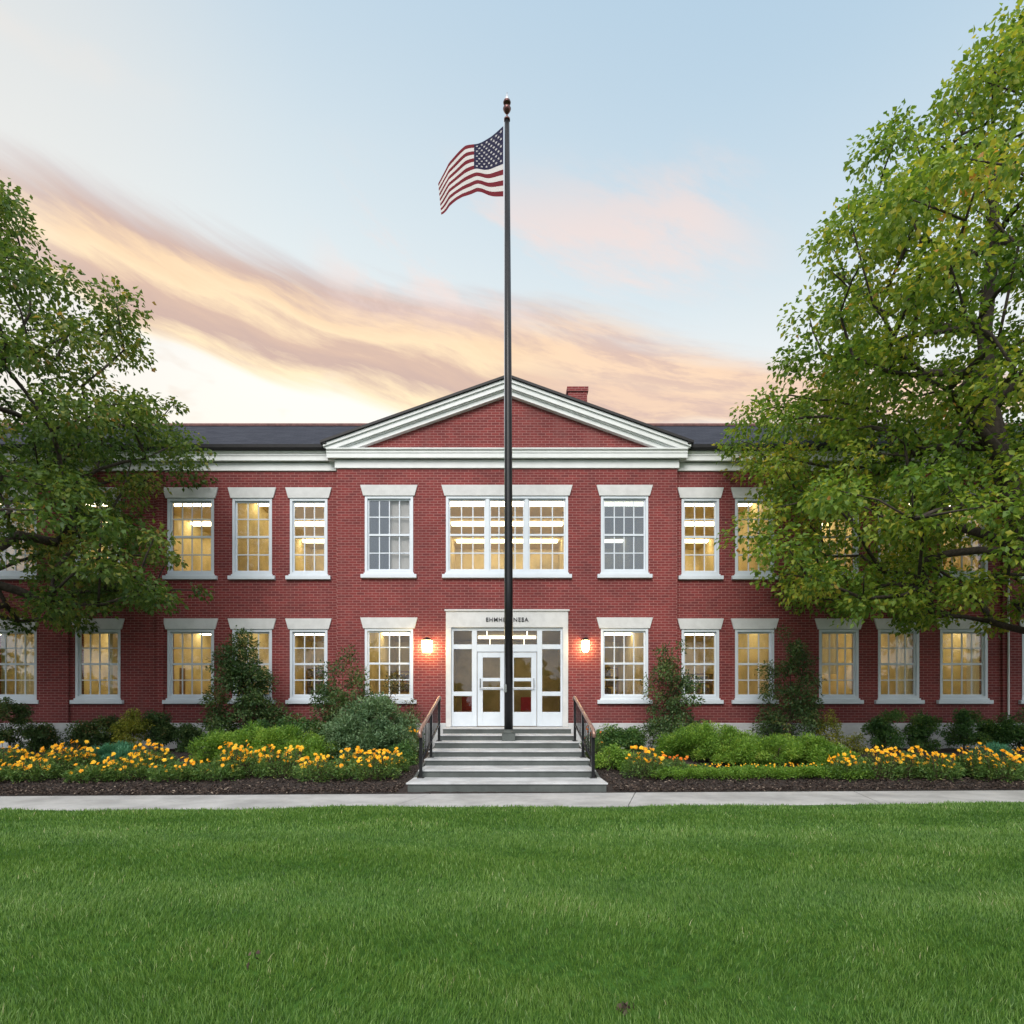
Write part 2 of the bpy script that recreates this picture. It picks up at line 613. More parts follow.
gx, gy = np.meshgrid(XS, YS)
gy2 = gy + np.where(gy > 9.4, 0, 0) + (slope * gx) * ((gy + 14) / 23.46)
gz = lawn_h(gx, gy2) + .005
V = np.stack([gx, gy2, gz], -1).reshape(-1, 3)
nx = len(XS)
ii = np.array([[r * nx + c, r * nx + c + 1, (r + 1) * nx + c + 1, (r + 1) * nx + c] for r in range(len(YS) - 1) for c in range(nx - 1)])
lawn = np_mesh('lawn', V, ii, plain('turf soil', (.040, .095, .018), 1.0, var=.4, scale=8, spec=.05))
tag(lawn, kind='structure')

# pavement slabs with joints
s = MB()
jx = [-24.0, -17.2, -13.1, -9.4, -5.6, -1.62, 2.15, 6.3, 10.4, 14.2, 18.3, 24.0]
for a, b in zip(jx, jx[1:]):
    x0, x1 = a + .006, b - .006
    sk_ = .22 if b < 20 else 0
    sa = .22 if a > -20 else 0
    s.add([(x0 - sa, walk_front(x0), -.06), (x1 - sk_, walk_front(x1), -.06), (x1 + sk_, walk_back(x1), -.06), (x0 + sa, walk_back(x0), -.06),
           (x0 - sa, walk_front(x0), .012), (x1 - sk_, walk_front(x1), .012), (x1 + sk_, walk_back(x1), .012), (x0 + sa, walk_back(x0), .012)],
          [(4, 5, 6, 7), (0, 1, 5, 4), (2, 3, 7, 6), (3, 0, 4, 7), (1, 2, 6, 5)])
pv = s.build('pavement', M['walk'], bevel=.006)
tag(pv, kind='structure')

# mulched bed
XS = np.linspace(-24, 24, 300)
TS = np.linspace(0, 1, 90)
gx, gt = np.meshgrid(XS, TS)
y0 = walk_back(gx) + .004
gy = y0 + gt * (18.6 - y0)
gz = bed_z(gx, gy) + .045 * np.clip(gt * 25, 0, 1) * (rng.random(gx.shape) - .25) - .015
V = np.stack([gx, gy, gz], -1).reshape(-1, 3)
nx = len(XS)
ii = np.array([[r * nx + c, r * nx + c + 1, (r + 1) * nx + c + 1, (r + 1) * nx + c] for r in range(len(TS) - 1) for c in range(nx - 1)])
# no soil under the stairs
cx = V[ii].mean(1)
keep = ~((np.abs(cx[:, 0]) < 1.72) & (cx[:, 1] > 11.3))
bed = np_mesh('soil_ground', V, ii[keep], M['mulch'])
tag(bed, kind='structure')

# loose bark chips
n = 26000
cxs = rng.uniform(-13, 13, n)
cys = walk_back(cxs) + .03 + rng.random(n) ** 1.6 * 3.2
ok = ~((np.abs(cxs) < 2.02) & (cys > 10.9))
cxs, cys = cxs[ok], cys[ok]
n = len(cxs)
C = np.stack([cxs, cys, bed_z(cxs, cys) + .012 + rng.random(n) * .02], 1)
ang = rng.uniform(0, 2 * math.pi, n)
D = np.stack([np.cos(ang), np.sin(ang), rng.normal(0, .35, n)], 1)
N = np.stack([rng.normal(0, .5, n), rng.normal(0, .5, n), np.ones(n)], 1)
V, F = leaf_arrays(C, D, N, rng.uniform(.03, .085, n), rng.uniform(.015, .035, n), .3)
tag(np_mesh('bark_mulch', V, F, M['chip'], tint=np.repeat(rng.random(n), 4)), kind='stuff')


# ------------------------------------------------------------------ school building
YC, YW = 17.9, 18.1                       # faces of the middle block and of the wings
HALF = 5.08
END = 20.5
ZB, ZT = 1.17, 8.76                       # brick from foundation to frieze
K = YW / FP
school = empty('school_building', (0, YC, 0), 'long two-storey red brick school with white pediment and trim', 'school')

C_WIN = [(-4.24, -2.80), (2.80, 4.21)]
W_PX = [(-186, -140, 4), (-130, -88, 4), (-72, -30, 4), (-10, 37, 4), (75.5, 120.5, 4), (167.5, 214, 4), (232.5, 272, 3), (290, 327.5, 3),
        (681.5, 719, 3), (735, 774, 3), (819, 858.5, 4), (878, 919, 4), (940, 987.5, 4), (1022, 1066, 4), (1086, 1128, 4), (1146, 1188, 4)]
W_WIN = [((a - VX) * K, (b - VX) * K, c) for a, b, c in W_PX]
UP = (5.60, 7.94)
LO = (1.86, 3.99)
DOOR = (-1.82, 1.82, 1.05, 4.52)


def wall_grid(mb, x0, x1, z0, z1, holes, yf, yb, ends=True):
    xs = sorted({x0, x1, *[h[0] for h in holes], *[h[1] for h in holes]})
    zs = sorted({z0, z1, *[h[2] for h in holes], *[h[3] for h in holes]})
    xs = [x for x in xs if x0 <= x <= x1]
    zs = [z for z in zs if z0 <= z <= z1]
    for a, b in zip(xs, xs[1:]):
        for c, d in zip(zs, zs[1:]):
            mx_, mz_ = (a + b) / 2, (c + d) / 2
            if any(h[0] < mx_ < h[1] and h[2] < mz_ < h[3] for h in holes):
                continue
            mb.add([(a, yf, c), (b, yf, c), (b, yf, d), (a, yf, d)], [(0, 1, 2, 3)])
            mb.add([(a, yb, c), (b, yb, c), (b, yb, d), (a, yb, d)], [(3, 2, 1, 0)])
    for a, b, c, d in holes:
        c2, d2 = max(c, z0), min(d, z1)
        mb.add([(a, yf, c2), (a, yb, c2), (a, yb, d2), (a, yf, d2)], [(0, 1, 2, 3)])
        mb.add([(b, yf, c2), (b, yb, c2), (b, yb, d2), (b, yf, d2)], [(3, 2, 1, 0)])
        if c > z0:
            mb.add([(a, yf, c), (b, yf, c), (b, yb, c), (a, yb, c)], [(0, 1, 2, 3)])
        if d < z1:
            mb.add([(a, yf, d), (b, yf, d), (b, yb, d), (a, yb, d)], [(3, 2, 1, 0)])
    if ends:
        for x in (x0, x1):
            mb.add([(x, yf, z0), (x, yb, z0), (x, yb, z1), (x, yf, z1)], [(0, 1, 2, 3) if x == x1 else (3, 2, 1, 0)])
    mb.add([(x0, yf, z1), (x1, yf, z1), (x1, yb, z1), (x0, yb, z1)], [(0, 1, 2, 3)])


b = MB()
holes = [(a, c, *UP) for a, c in C_WIN] + [(a, c, *LO) for a, c in C_WIN] + [(-1.82, 1.82, *UP), DOOR]
wall_grid(b, -HALF, HALF, ZB, ZT, holes, YC, YC + .36)
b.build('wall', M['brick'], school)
for sgn in (-1, 1):
    b = MB()
    ws = [w for w in W_WIN if (w[0] > 0) == (sgn > 0)]
    x0, x1 = (HALF, END) if sgn > 0 else (-END, -HALF)
    wall_grid(b, x0, x1, ZB, ZT, [(w[0], w[1], *UP) for w in ws] + [(w[0], w[1], *LO) for w in ws], YW, YW + .36, False)
    # end wall with its return to the back
    xe = END * sgn
    b.add([(xe, YW, ZB), (xe, 27.4, ZB), (xe, 27.4, ZT), (xe, YW, ZT)], [(0, 1, 2, 3) if sgn > 0 else (3, 2, 1, 0)])
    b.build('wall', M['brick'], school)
# shallow brick piers on the wings
for px0, px1 in ((38.5, 70), (157.5, 164.5), (1001, 1009)):
    b = MB()
    x0, x1 = (px0 - VX) * K, (px1 - VX) * K
    b.box(x0, x1, YW - .07, YW - .001, ZB, ZT - .002, skip=('k',))
    b.build('pier', M['brick'], school)

b = MB()
b.box(-HALF - .06, DOOR[0], YC - .06, YC + .36, -.1, ZB)
b.box(DOOR[1], HALF + .06, YC - .06, YC + .36, -.1, ZB)
b.box(HALF + .06, END + .06, YW - .10, YW + .36, -.1, ZB)
b.box(-END - .06, -HALF - .06, YW - .10, YW + .36, -.1, ZB)
b.build('foundation', M['found'], school, bevel=.012)

# frieze and cornice
b = MB()
b.box(-HALF - .05, HALF + .05, YC - .05, YC + .3, ZT, 9.03)
b.box(HALF + .05, END + .05, YW - .05, YW + .3, ZT, 9.03)
b.box(-END - .05, -HALF - .05, YW - .05, YW + .3, ZT, 9.03)
b.build('frieze', M['white'], school, bevel=.01)


def cornice_prof(y):
    return [(y - .05, 9.00), (y - .05, 9.03), (y - .17, 9.03), (y - .19, 9.01), (y - .19, 9.14), (y - .21, 9.15), (y - .21, 9.20), (y - .26, 9.24), (y - .26, 9.275), (y + .3, 9.275), (y + .3, 9.00)][::-1]


b = MB()
b.prism_x(cornice_prof(YC), -5.33, 5.33)
b.prism_x(cornice_prof(YW), 5.33, END + .4)
b.prism_x(cornice_prof(YW), -END - .4, -5.33)
b.build('cornice', M['white'], school)
# gutters along the wing eaves
for sgn in (-1, 1):
    b = MB()
    x0, x1 = sorted((5.36 * sgn, (END + .45) * sgn))
    y = YW - .22
    b.prism_x([(y - .14, 9.33), (y - .11, 9.27), (y - .02, 9.267), (y, 9.27), (y, 9.42), (y - .02, 9.42), (y - .02, 9.29), (y - .1, 9.29), (y - .12, 9.42), (y - .15, 9.42)][::-1], x0, x1)
    b.build('gutter', M['dark_trim'], school)

# main roof
RY, RZ = 22.4, 12.17
b = MB()
ye, ze = YW - .24, 9.47
yb_, zb_ = 27.4, 9.41
X = END + .5
TH = .08
def roof_z(y):
    return ze + (y - ye) * (RZ - ze) / (RY - ye)


for xa, xb, yf_ in ((-X, -5.38, ye), (-5.38, 5.38, YC + .32), (5.38, X, ye)):
    zf = roof_z(yf_)
    b.add([(xa, yf_, zf), (xb, yf_, zf), (xb, RY, RZ), (xa, RY, RZ), (xa, yb_, zb_), (xb, yb_, zb_),
           (xa, yf_, zf - TH), (xb, yf_, zf - TH), (xb, RY, RZ - TH), (xa, RY, RZ - TH), (xa, yb_, zb_ - TH), (xb, yb_, zb_ - TH)],
          [(0, 1, 2, 3), (3, 2, 5, 4), (7, 6, 9, 8), (8, 9, 10, 11), (0, 6, 7, 1), (4, 5, 11, 10)]
          + ([(0, 3, 9, 6), (3, 4, 10, 9)] if xa == -X else []) + ([(1, 7, 8, 2), (2, 8, 11, 5)] if xb == X else []))
roof = b.build('roof', M['slate'], school)
b = MB()
b.tube([(-X, RY, RZ + .03), (X, RY, RZ + .03)], .075, 8)
b.build('ridge_cap', plain('reddish ridge tile', (.16, .075, .07), .8, var=.25), roof)
b = MB()
cxx, cyy = 2.24, 22.0
b.box(cxx, cxx + .70, cyy, cyy + .7, 11.7, 13.25)
b.box(cxx - .04, cxx + .74, cyy - .04, cyy + .74, 13.25, 13.42)
b.build('chimney', M['brick'], roof)
# walls behind and gable infill so that no light leaks in
b = MB()
b.box(-END, END, 27.0, 27.36, -.1, 9.3)
b.build('wall', M['brick'], school)

# pediment
AP = (0.03, 11.30)
EL, ER = (-5.40, 9.385), (5.40, 9.385)


def rake(mb, sgn, off0, off1, y0, y1, ex=0.0, mi=0):
    """one sloping member, off = vertical drop below the outer line"""
    e = EL if sgn < 0 else ER
    k = (AP[1] - e[1]) / (e[0] - AP[0])
    xe = e[0] + sgn * ex
    ze_ = e[1] - abs(k) * ex
    zlow0, zlow1 = ze_ - off0, ze_ - off1
    pts = [(AP[0], AP[1] - off0), (AP[0], AP[1] - off1), (xe, zlow1), (xe, zlow0)]
    if zlow1 < 9.28:                       # cut on the horizontal cornice
        zc = 9.278
        xs_ = AP[0] + (AP[1] - off1 - zc) / (AP[1] - e[1]) * (e[0] - AP[0])
        pts = [(AP[0], AP[1] - off0), (AP[0], AP[1] - off1), (xs_, zc), (xe, zc), (xe, max(zlow0, zc + .001))]
    if sgn > 0:
        pts = pts[::-1]
    mb.prism(pts[::-1], y0, y1, mi) if False else mb.prism(pts, y0, y1, mi)


b = MB()
tz = 9.24
b.prism([(-5.0, tz), (5.0, tz), (AP[0], AP[1] - .30)], YC, YC + .3)
ped = b.build('pediment', M['brick'], school)
b = MB()
for sg in (-1, 1):
    rake(b, sg, .0, .09, YC - .30, YC + .05)
    rake(b, sg, .09, .24, YC - .25, YC + .05)
    rake(b, sg, .24, .27, YC - .20, YC + .05)
    rake(b, sg, .27, .40, YC - .15, YC + .05)
b.build('raking_cornice', M['white'], ped)
b = MB()
for sg in (-1, 1):
    rake(b, sg, -.085, -.012, YC - .36, 21.3, ex=.07)
b.build('gable_roof', M['dark_trim'], ped)
for gx0 in (5.30, -5.46):
    b = MB()
    b.box(gx0, gx0 + .16, YC - .34, YC - .1, 9.36, 9.46)
    b.build('gutter_end', M['dark_trim'], ped, bevel=.02)

# downspout at the east end
b = MB()
xd = (1005.5 - VX) * K
b.tube([(xd, YW - .11, .55), (xd, YW - .11, 9.0)], .028, 8)
b.build('downspout', M['white'], school)


def window(x0, x1, z0, z1, yf, cols, rows=4, panels=1, glass='glass', backing=None, meet=True):
    """casing, sashes and glazing bars; pane, lintel, sill and blind are its children"""
    w = MB()
    ca = .075
    y0, y1 = yf - .012, yf + .16
    w.box(x0, x0 + ca, y0, y1, z0, z1)
    w.box(x1 - ca, x1, y0, y1, z0, z1)
    w.box(x0 + ca, x1 - ca, y0 + .001, y1, z1 - .07, z1)
    w.box(x0 + ca, x1 - ca, y0 + .001, y1, z0, z0 + .12)
    ax, bx, az_, bz = x0 + ca, x1 - ca, z0 + .12, z1 - .07
    ys = yf + .055
    pw = (bx - ax) / panels
    for p in range(panels):
        a, c = ax + p * pw, ax + (p + 1) * pw
        if p:
            w.box(a - .055, a + .055, yf + .005, y1, az_, bz)
        st = .045
        l, r = a + (.055 if p else 0), c - (.055 if p < panels - 1 else 0)
        w.box(l, l + st, ys, ys + .05, az_, bz)
        w.box(r - st, r, ys, ys + .05, az_, bz)
        w.box(l + st, r - st, ys + .001, ys + .05, bz - st, bz)
        w.box(l + st, r - st, ys + .001, ys + .05, az_, az_ + st + .01)
        zm = (az_ + bz) / 2
        if meet:
            w.box(l + st, r - st, ys - .012, ys + .05, zm - .03, zm + .03)
        nc = cols[p] if isinstance(cols, (list, tuple)) else cols
        for k in range(1, nc):
            xk = l + st + (r - l - 2 * st) * k / nc
            w.box(xk - .016, xk + .016, ys + .012, ys + .042, az_ + st, bz - st)
        for k in range(1, rows):
            if meet and k * 2 == rows:
                continue
            zk = az_ + (bz - az_) * k / rows
            w.box(l + st, r - st, ys + .008, ys + .046, zk - .016, zk + .016)
    win = w.build('window', M['frame'], school)
    g_ = MB()
    if backing and backing[0] == 'backing':
        xm_ = ax + (bx - ax) * backing[1]
        g_.box(ax + .01, xm_ - .002, ys + .024, ys + .030, az_ + .01, bz - .01)
        g2 = MB()
        g2.box(xm_ + .002, bx - .01, ys + .024, ys + .030, az_ + .01, bz - .01)
        g2.build('pane', M['glass'], win)
    else:
        g_.box(ax + .01, bx - .01, ys + .024, ys + .030, az_ + .01, bz - .01)
    g_.build('pane', M[glass], win)
    li = MB()
    zl0, zl1 = z1 + .002, z1 + .325
    li.prism([(x0 - .045, zl0), (x1 + .045, zl0), (x1 + .135, zl1), (x0 - .135, zl1)], yf - .045, yf + .2)
    li.build('lintel', M['limestone'], win, bevel=.008)
    si = MB()
    si.box(x0 - .11, x1 + .11, yf - .10, yf + .15, z0 - .115, z0 - .002)
    si.box(x0 - .03, x1 + .03, yf - .05, yf - .014, z0 - .002, z0 + .05)
    si.build('sill', M['frame'], win, bevel=.008)
    if backing:
        kind, f0, f1, h0 = backing
        bl = MB()
        xa, xb = ax + (bx - ax) * f0, ax + (bx - ax) * f1
        zlo = az_ + (bz - az_) * h0
        if kind == 'backing':
            k = int((bz - zlo) / .06)
            for i in range(k):
                zz = bz - .06 * (i + 1)
                bl.add([(xa, ys + .16, zz + .004), (xb, ys + .16, zz + .004), (xb, ys + .135, zz + .06), (xa, ys + .135, zz + .06)], [(0, 1, 2, 3)])
            bl.build('backing', M['backing'], win)  # pale slats give the pane its cloud reflection by colour
        else:
            n_ = max(10, int((xb - xa) / .03))
            vs = []
            for i in range(n_ + 1):
                xx = xa + (xb - xa) * i / n_
                yy = ys + .17 + .03 * math.sin(i * 1.5) + .01 * math.sin(i * .6)
                vs += [(xx, yy, zlo), (xx, yy, bz + .05)]
            bl.add(vs, [(2 * i, 2 * i + 2, 2 * i + 3, 2 * i + 1) for i in range(n_)])
            bl.build('curtain', M['curtain'], win, True)
    return win


for i, (a, c) in enumerate(C_WIN):
    window(a, c, *UP, YC, 4, glass='coated', backing=('backing', .5, 1.0, 0.0) if i == 0 else None)  # pale half of the first window imitates a reflected cloud
    window(a, c, *LO, YC, 4)
window(-1.82, 1.82, *UP, YC, [3, 4, 3], panels=3)
low_blind = {3: ('curtain', .48, 1.0, .0), 10: ('curtain', .0, .55, .35), 11: ('curtain', .55, 1.0, .0), 12: ('curtain', .70, 1.0, .0)}
for i, (a, c, n) in enumerate(W_WIN):
    window(a, c, *UP, YW, n)
    window(a, c, *LO, YW, n, backing=low_blind.get(i))

# interior: floors, ceilings, back walls and partitions
FL0, CE0, FL1, CE1 = 1.04, 4.62, 5.05, 8.72
BK = 26.6
b = MB()
b.box(-END + .05, END - .05, YW + .37, BK + .2, FL0 - .2, FL0)
b.box(-END + .05, END - .05, YW + .37, BK + .2, CE0 + .03, FL1)
b.build('interior_floor', M['floorint'], school)
b = MB()
b.box(-END + .05, END - .05, YW + .362, BK + .2, CE0, CE0 + .028)
b.box(-END + .05, END - .05, YW + .362, BK + .2, CE1, CE1 + .2)
b.build('interior_ceiling', M['ceil'], school)
PART = [-15.5, -12.2, -8.75, -5.0, -2.35, 2.35, 5.0, 8.6, 12.3, 15.6]
b = MB()
b.box(-END + .05, END - .05, BK, BK + .15, FL0 + .002, CE0 - .002)
b.box(-END + .05, END - .05, BK, BK + .15, FL1 + .002, CE1 - .002)
for x in PART:
    for lo, hi in ((FL0 + .002, CE0 - .002), (FL1 + .002, CE1 - .002)):
        b.box(x - .07, x + .07, YW + .364, BK - .002, lo, hi)
b.build('interior_wall', M['wallpaint'], school)
# strip lights on the ceilings
edges = [-END + .1] + PART + [END - .1]
for fl, cz in ((0, CE0), (1, CE1)):
    for a, c in zip(edges, edges[1:]):
        mid = (a + c) / 2
        wd = c - a
        if fl == 1 and -5.0 <= a and c <= -2.3:
            continue                        # the dark room behind the blue window
        dim = (fl == 1 and 2.3 <= a and c <= 5.1) or (fl == 0 and a > -2.5 and c < 2.5)
        if wd > 4.5 and abs(mid) > 1:
            xs_ = [a + wd * .27, a + wd * .73]
        else:
            xs_ = [mid]
        rows_ = (20.7, 22.9, 25.2) if fl else (20.6, 23.6)
        if dim:
            rows_ = (20.7, 25.2) if fl else (20.9, 24.6)
        for xm in xs_:
            for yr in rows_:
                h = wd / len(xs_) * .45
                b = MB()
                if fl == 0 and abs(mid) < 1:      # hung on rods in the entrance hall
                    h = 1.0
                    b.box(xm - h, xm + h, yr - .07, yr + .07, cz - .56, cz - .48)
                    for xr in (xm - h * .7, xm + h * .7):
                        b.box(xr - .008, xr + .008, yr - .008, yr + .008, cz - .48, cz - .003)
                else:
                    b.box(xm - h, xm + h, yr - .10, yr + .10, cz - .09, cz - .003)
                b.build('ceiling_light', M['dimstrip' if dim else 'strip'], school)

# ------------------------------------------------------------------ entrance
b = MB()
b.box(-1.82, 1.82, YC - .05, YC + .2, 4.02, 4.52)
b.box(-1.82, -1.66, YC - .05, YC + .2, 1.058, 4.02)
b.box(1.66, 1.82, YC - .05, YC + .2, 1.058, 4.02)
b.box(-1.86, 1.86, YC - .09, YC - .05, 4.50, 4.55)
sur = b.build('door_surround', M['limestone'], school, bevel=.01)
b = MB()
y0, y1 = YC + .03, YC + .15
FZ = 1.07
# posts and rails of the screen
for x0, x1 in ((-1.66, -1.60), (1.60, 1.66), (-1.05, -.90), (.90, 1.05)):
    b.box(x0, x1, y0, y1, FZ, 4.02)
for x0, x1 in ((-1.60, -1.05), (1.05, 1.60)):
    for z0, z1 in ((FZ, 1.50), (1.98, 2.11), (3.38, 3.52), (3.93, 4.02)):
        b.box(x0, x1, y0 + .002, y1, z0, z1)
for z0, z1 in ((3.30, 3.52), (3.93, 4.02)):
    b.box(-.90, .90, y0 + .002, y1, z0, z1)
b.box(-.035, .035, y0 + .001, y1, FZ, 3.30)
scr = b.build('entrance_frame', M['frame'], school, bevel=.006)
for x0, x1, z0, z1 in ((-1.6, -1.05, 1.5, 1.98), (-1.6, -1.05, 2.11, 3.38), (-1.6, -1.05, 3.52, 3.93), (1.05, 1.6, 1.5, 1.98), (1.05, 1.6, 2.11, 3.38), (1.05, 1.6, 3.52, 3.93), (-.9, .9, 3.52, 3.93)):
    p = MB()
    p.box(x0, x1, YC + .085, YC + .091, z0, z1)
    p.build('pane', M['glass'], scr)
for x0, x1, hx in ((-.885, -.045, -.80), (.045, .885, .80)):
    d = MB()
    yd0, yd1 = YC + .05, YC + .11
    st = .16
    d.box(x0, x0 + st, yd0, yd1, FZ + .01, 3.285)
    d.box(x1 - st, x1, yd0, yd1, FZ + .01, 3.285)
    for z0, z1 in ((FZ + .01, 1.50), (2.16, 2.24), (2.42, 2.52), (3.13, 3.285)):
        d.box(x0 + st, x1 - st, yd0 + .002, yd1, z0, z1)
    dr = d.build('door', M['frame'], school, bevel=.006)
    p = MB()
    p.box(x0 + st, x1 - st, yd0 + .03, yd0 + .036, 1.5, 3.13)
    p.build('pane', M['glass'], dr)
    h = MB()
    h.tube([(x0 + .07, yd0 - .06, 2.20), (x1 - .07, yd0 - .06, 2.20)], .017, 8)
    h.tube([(x0 + .09, yd0, 2.20), (x0 + .09, yd0 - .06, 2.20)], .014, 6)
    h.tube([(x1 - .09, yd0, 2.20), (x1 - .09, yd0 - .06, 2.20)], .014, 6)
    h.tube([(hx, yd0 - .05, 2.22), (hx, yd0 - .05, 2.50)], .018, 8)
    h.build('handle', M['silver'], dr)
fc = bpy.data.curves.new('lettering', 'FONT')
fc.body = 'EHMHEM NEEA'
fc.size = .17
fc.extrude = .012
fc.offset = .002
fc.space_character = 1.15
fc.align_x = 'CENTER'
fo = bpy.data.objects.new('lettering', fc)
col.objects.link(fo)
bpy.context.view_layer.update()
lm = bpy.data.meshes.new_from_object(fo.evaluated_get(bpy.context.evaluated_depsgraph_get()))
bpy.data.objects.remove(fo)
w_ = max(v.co.x for v in lm.vertices) - min(v.co.x for v in lm.vertices)
sx = 1.26 / w_
for v in lm.vertices:
    x, y, z = v.co
    v.co = (x * sx, -z, y)
lm.materials.clear()
lm.materials.append(M['letter'])
lt = bpy.data.objects.new('lettering', lm)
col.objects.link(lt)
lt.parent = sur
lt.location = (0, -.06, 4.19)

# wall lamps either side of the door
for lx, shape in ((-2.36, 0), (2.32, 1)):
    lab = ('glowing box-shaped wall lantern fixed on the brick west of the entrance doors' if shape == 0
           else 'glowing narrow wall lantern with domed top on the brick east of the entrance doors')
    lp = empty('wall_lamp', (lx, YC, 3.3), lab, 'wall lamp', 'lanterns flanking the entrance')
    w2 = .145 if shape == 0 else .115
    k = MB()
    k.box(lx - .07, lx + .07, YC - .03, YC - .001, 3.34, 3.66)
    k.tube([(lx, YC - .03, 3.60), (lx, YC - .14, 3.66), (lx, YC - .17, 3.66)], .015, 6)
    k.lathe((lx, YC - .17, 3.61), [(w2 + .02, 0), (w2, .035), (w2 * .5, .075), (.02, .10)], 4 if shape == 0 else 16)
    k.build('bracket', M['black'], lp)
    s_ = MB()
    if shape == 0:
        s_.prism([(lx - w2 * .8, 3.27), (lx + w2 * .8, 3.27), (lx + w2, 3.60), (lx - w2, 3.60)], YC - .31, YC - .05)
    else:
        s_.lathe((lx, YC - .17, 3.28), [(.06, 0), (w2 * .85, .06), (w2, .18), (w2 * .9, .32)], 16)
    s_.build('lamp_shade', lamp_mat('lantern glow', (1.0, .73, .34), 42.0), lp)

# ------------------------------------------------------------------ steps
steps = empty('entrance_steps', (0, 11.1, 0), 'flight of grey granite steps with pale treads up to the doors', 'steps')
SY = [11.08, 12.0, 12.98, 13.72, 14.72, 15.55, 16.55, YC - .062]
SZ = [0, .19, .34, .475, .61, .765, .905, 1.055]
SW = [1.87, 1.78, 1.80, 1.80, 1.80, 1.80, 1.80]
for i in range(7):
    w = SW[i]
    z0, z1_ = SZ[i], SZ[i + 1]
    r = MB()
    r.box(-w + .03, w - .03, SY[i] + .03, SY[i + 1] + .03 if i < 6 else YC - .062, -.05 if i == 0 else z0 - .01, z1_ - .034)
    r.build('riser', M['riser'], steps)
    t_ = MB()
    t_.box(-w, w, SY[i], SY[i + 1] + .031 if i < 6 else YC - .062, z1_ - .0335, z1_)
    t_.build('tread', M['tread'], steps, bevel=.012)
t_ = MB()
t_.box(-1.80, 1.80, YC - .0615, YC + .36, .9, 1.057)
t_.build('threshold', M['tread'], steps)
for sg in (-1, 1):
    c_ = MB()
    xa, xb = sorted((sg * 1.805, sg * 1.87))
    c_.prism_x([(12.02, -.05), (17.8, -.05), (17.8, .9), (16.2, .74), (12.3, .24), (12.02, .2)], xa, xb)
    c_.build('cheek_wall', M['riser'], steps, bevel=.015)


def rail(sg, label):
    x = sg * 1.71
    rl = empty('handrail', (x, 12.1, .15), label, 'handrail', 'handrails of the entrance steps')
    posts = [(11.9, .19, 1.10), (13.5, .475, 1.44), (15.1, .765, 1.80)]
    for y, z0, z1 in posts:
        p = MB()
        p.box(x - .03, x + .03, y - .03, y + .03, z0 + .02, z1 + .04)
        p.box(x - .065, x + .065, y - .065, y + .065, z0 + .001, z0 + .02)
        p.build('post', M['black'], rl, bevel=.004)
    h = MB()
    h.tube([(x, 11.78, 1.0), (x, 11.8, 1.10), (x, 11.9, 1.15), (x, 15.1, 1.86), (x, 15.22, 1.88), (x, 15.28, 1.80)], .038, 10)
    h.build('rail', M['bronze'], rl, True)
    h = MB()
    h.tube([(x, 11.9, .50), (x, 15.1, 1.19)], .022, 8)
    h.build('lower_rail', M['black'], rl, True)
    for k in range(1, 14):
        if k in (7,):
            continue
        u = k / 14
        y = 11.9 + u * 3.2
        if abs(y - 13.5) < .06:
            continue
        q = MB()
        q.box(x - .009, x + .009, y - .009, y + .009,   .50 + u * .69, 1.13 + u * .71)
        q.build('baluster', M['black'], rl)
    return rl


rail(-1, 'black iron handrail with worn bronze top on the west edge of the steps')
rail(1, 'black iron handrail with worn bronze top on the east edge of the steps')

# ------------------------------------------------------------------ flagpole and flag
PX, PY, PZ = .04, 15.36, .765
pole = empty('flagpole', (PX, PY, PZ), 'tall black tapered flagpole standing on the steps before the doors', 'flagpole')
b = MB()
b.tube([(PX, PY, PZ + .26), (PX, PY, PZ + 4), (PX - .01, PY, PZ + 9), (PX - .04, PY, 16.64)], [.112, .108, .094, .062], 20)
b.build('pole', M['black'], pole, True)
b = MB()
b.box(PX - .17, PX + .17, PY - .16, PY + .16, PZ + .001, PZ + .19)
b.lathe((PX, PY, PZ + .19), [(.17, 0), (.165, .03), (.13, .06), (.125, .10)], 20)
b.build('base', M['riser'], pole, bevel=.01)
b = MB()
b.lathe((PX - .04, PY, 16.64), [(.08, 0), (.08, .04), (.025, .06), (.017, .14), (.02, .17)], 16)
b.lathe((PX - .04, PY, 16.80), [(.015, 0), (.045, .03), (.085, .09), (.105, .14), (.085, .185), (.03, .20)], 18)
b.lathe((PX - .04, PY, 17.0), [(.028, 0), (.028, .05), (.085, .06), (.10, .10), (.085, .14)], 18)
b.lathe((PX - .04, PY, 17.14), [(.07, 0), (.075, .03), (.045, .09), (.035, .13), (.012, .17), (.01, .22)], 18, 1)
b.build('finial', [M['darkball'], M['silver']], pole, True)
b = MB()
b.tube([(PX - .09, PY - .13, 2.2), (PX - .12, PY - .09, 16.6)], .006, 5)
b.build('halyard', M['silver'], pole)
b = MB()
b.box(PX - .12, PX - .05, PY - .14, PY - .09, 2.0, 2.2)
b.build('cleat', M['silver'], pole)

# flag: a cloth grid, stripes by row, canton and stars modelled on it
UN, VN = 90, 65


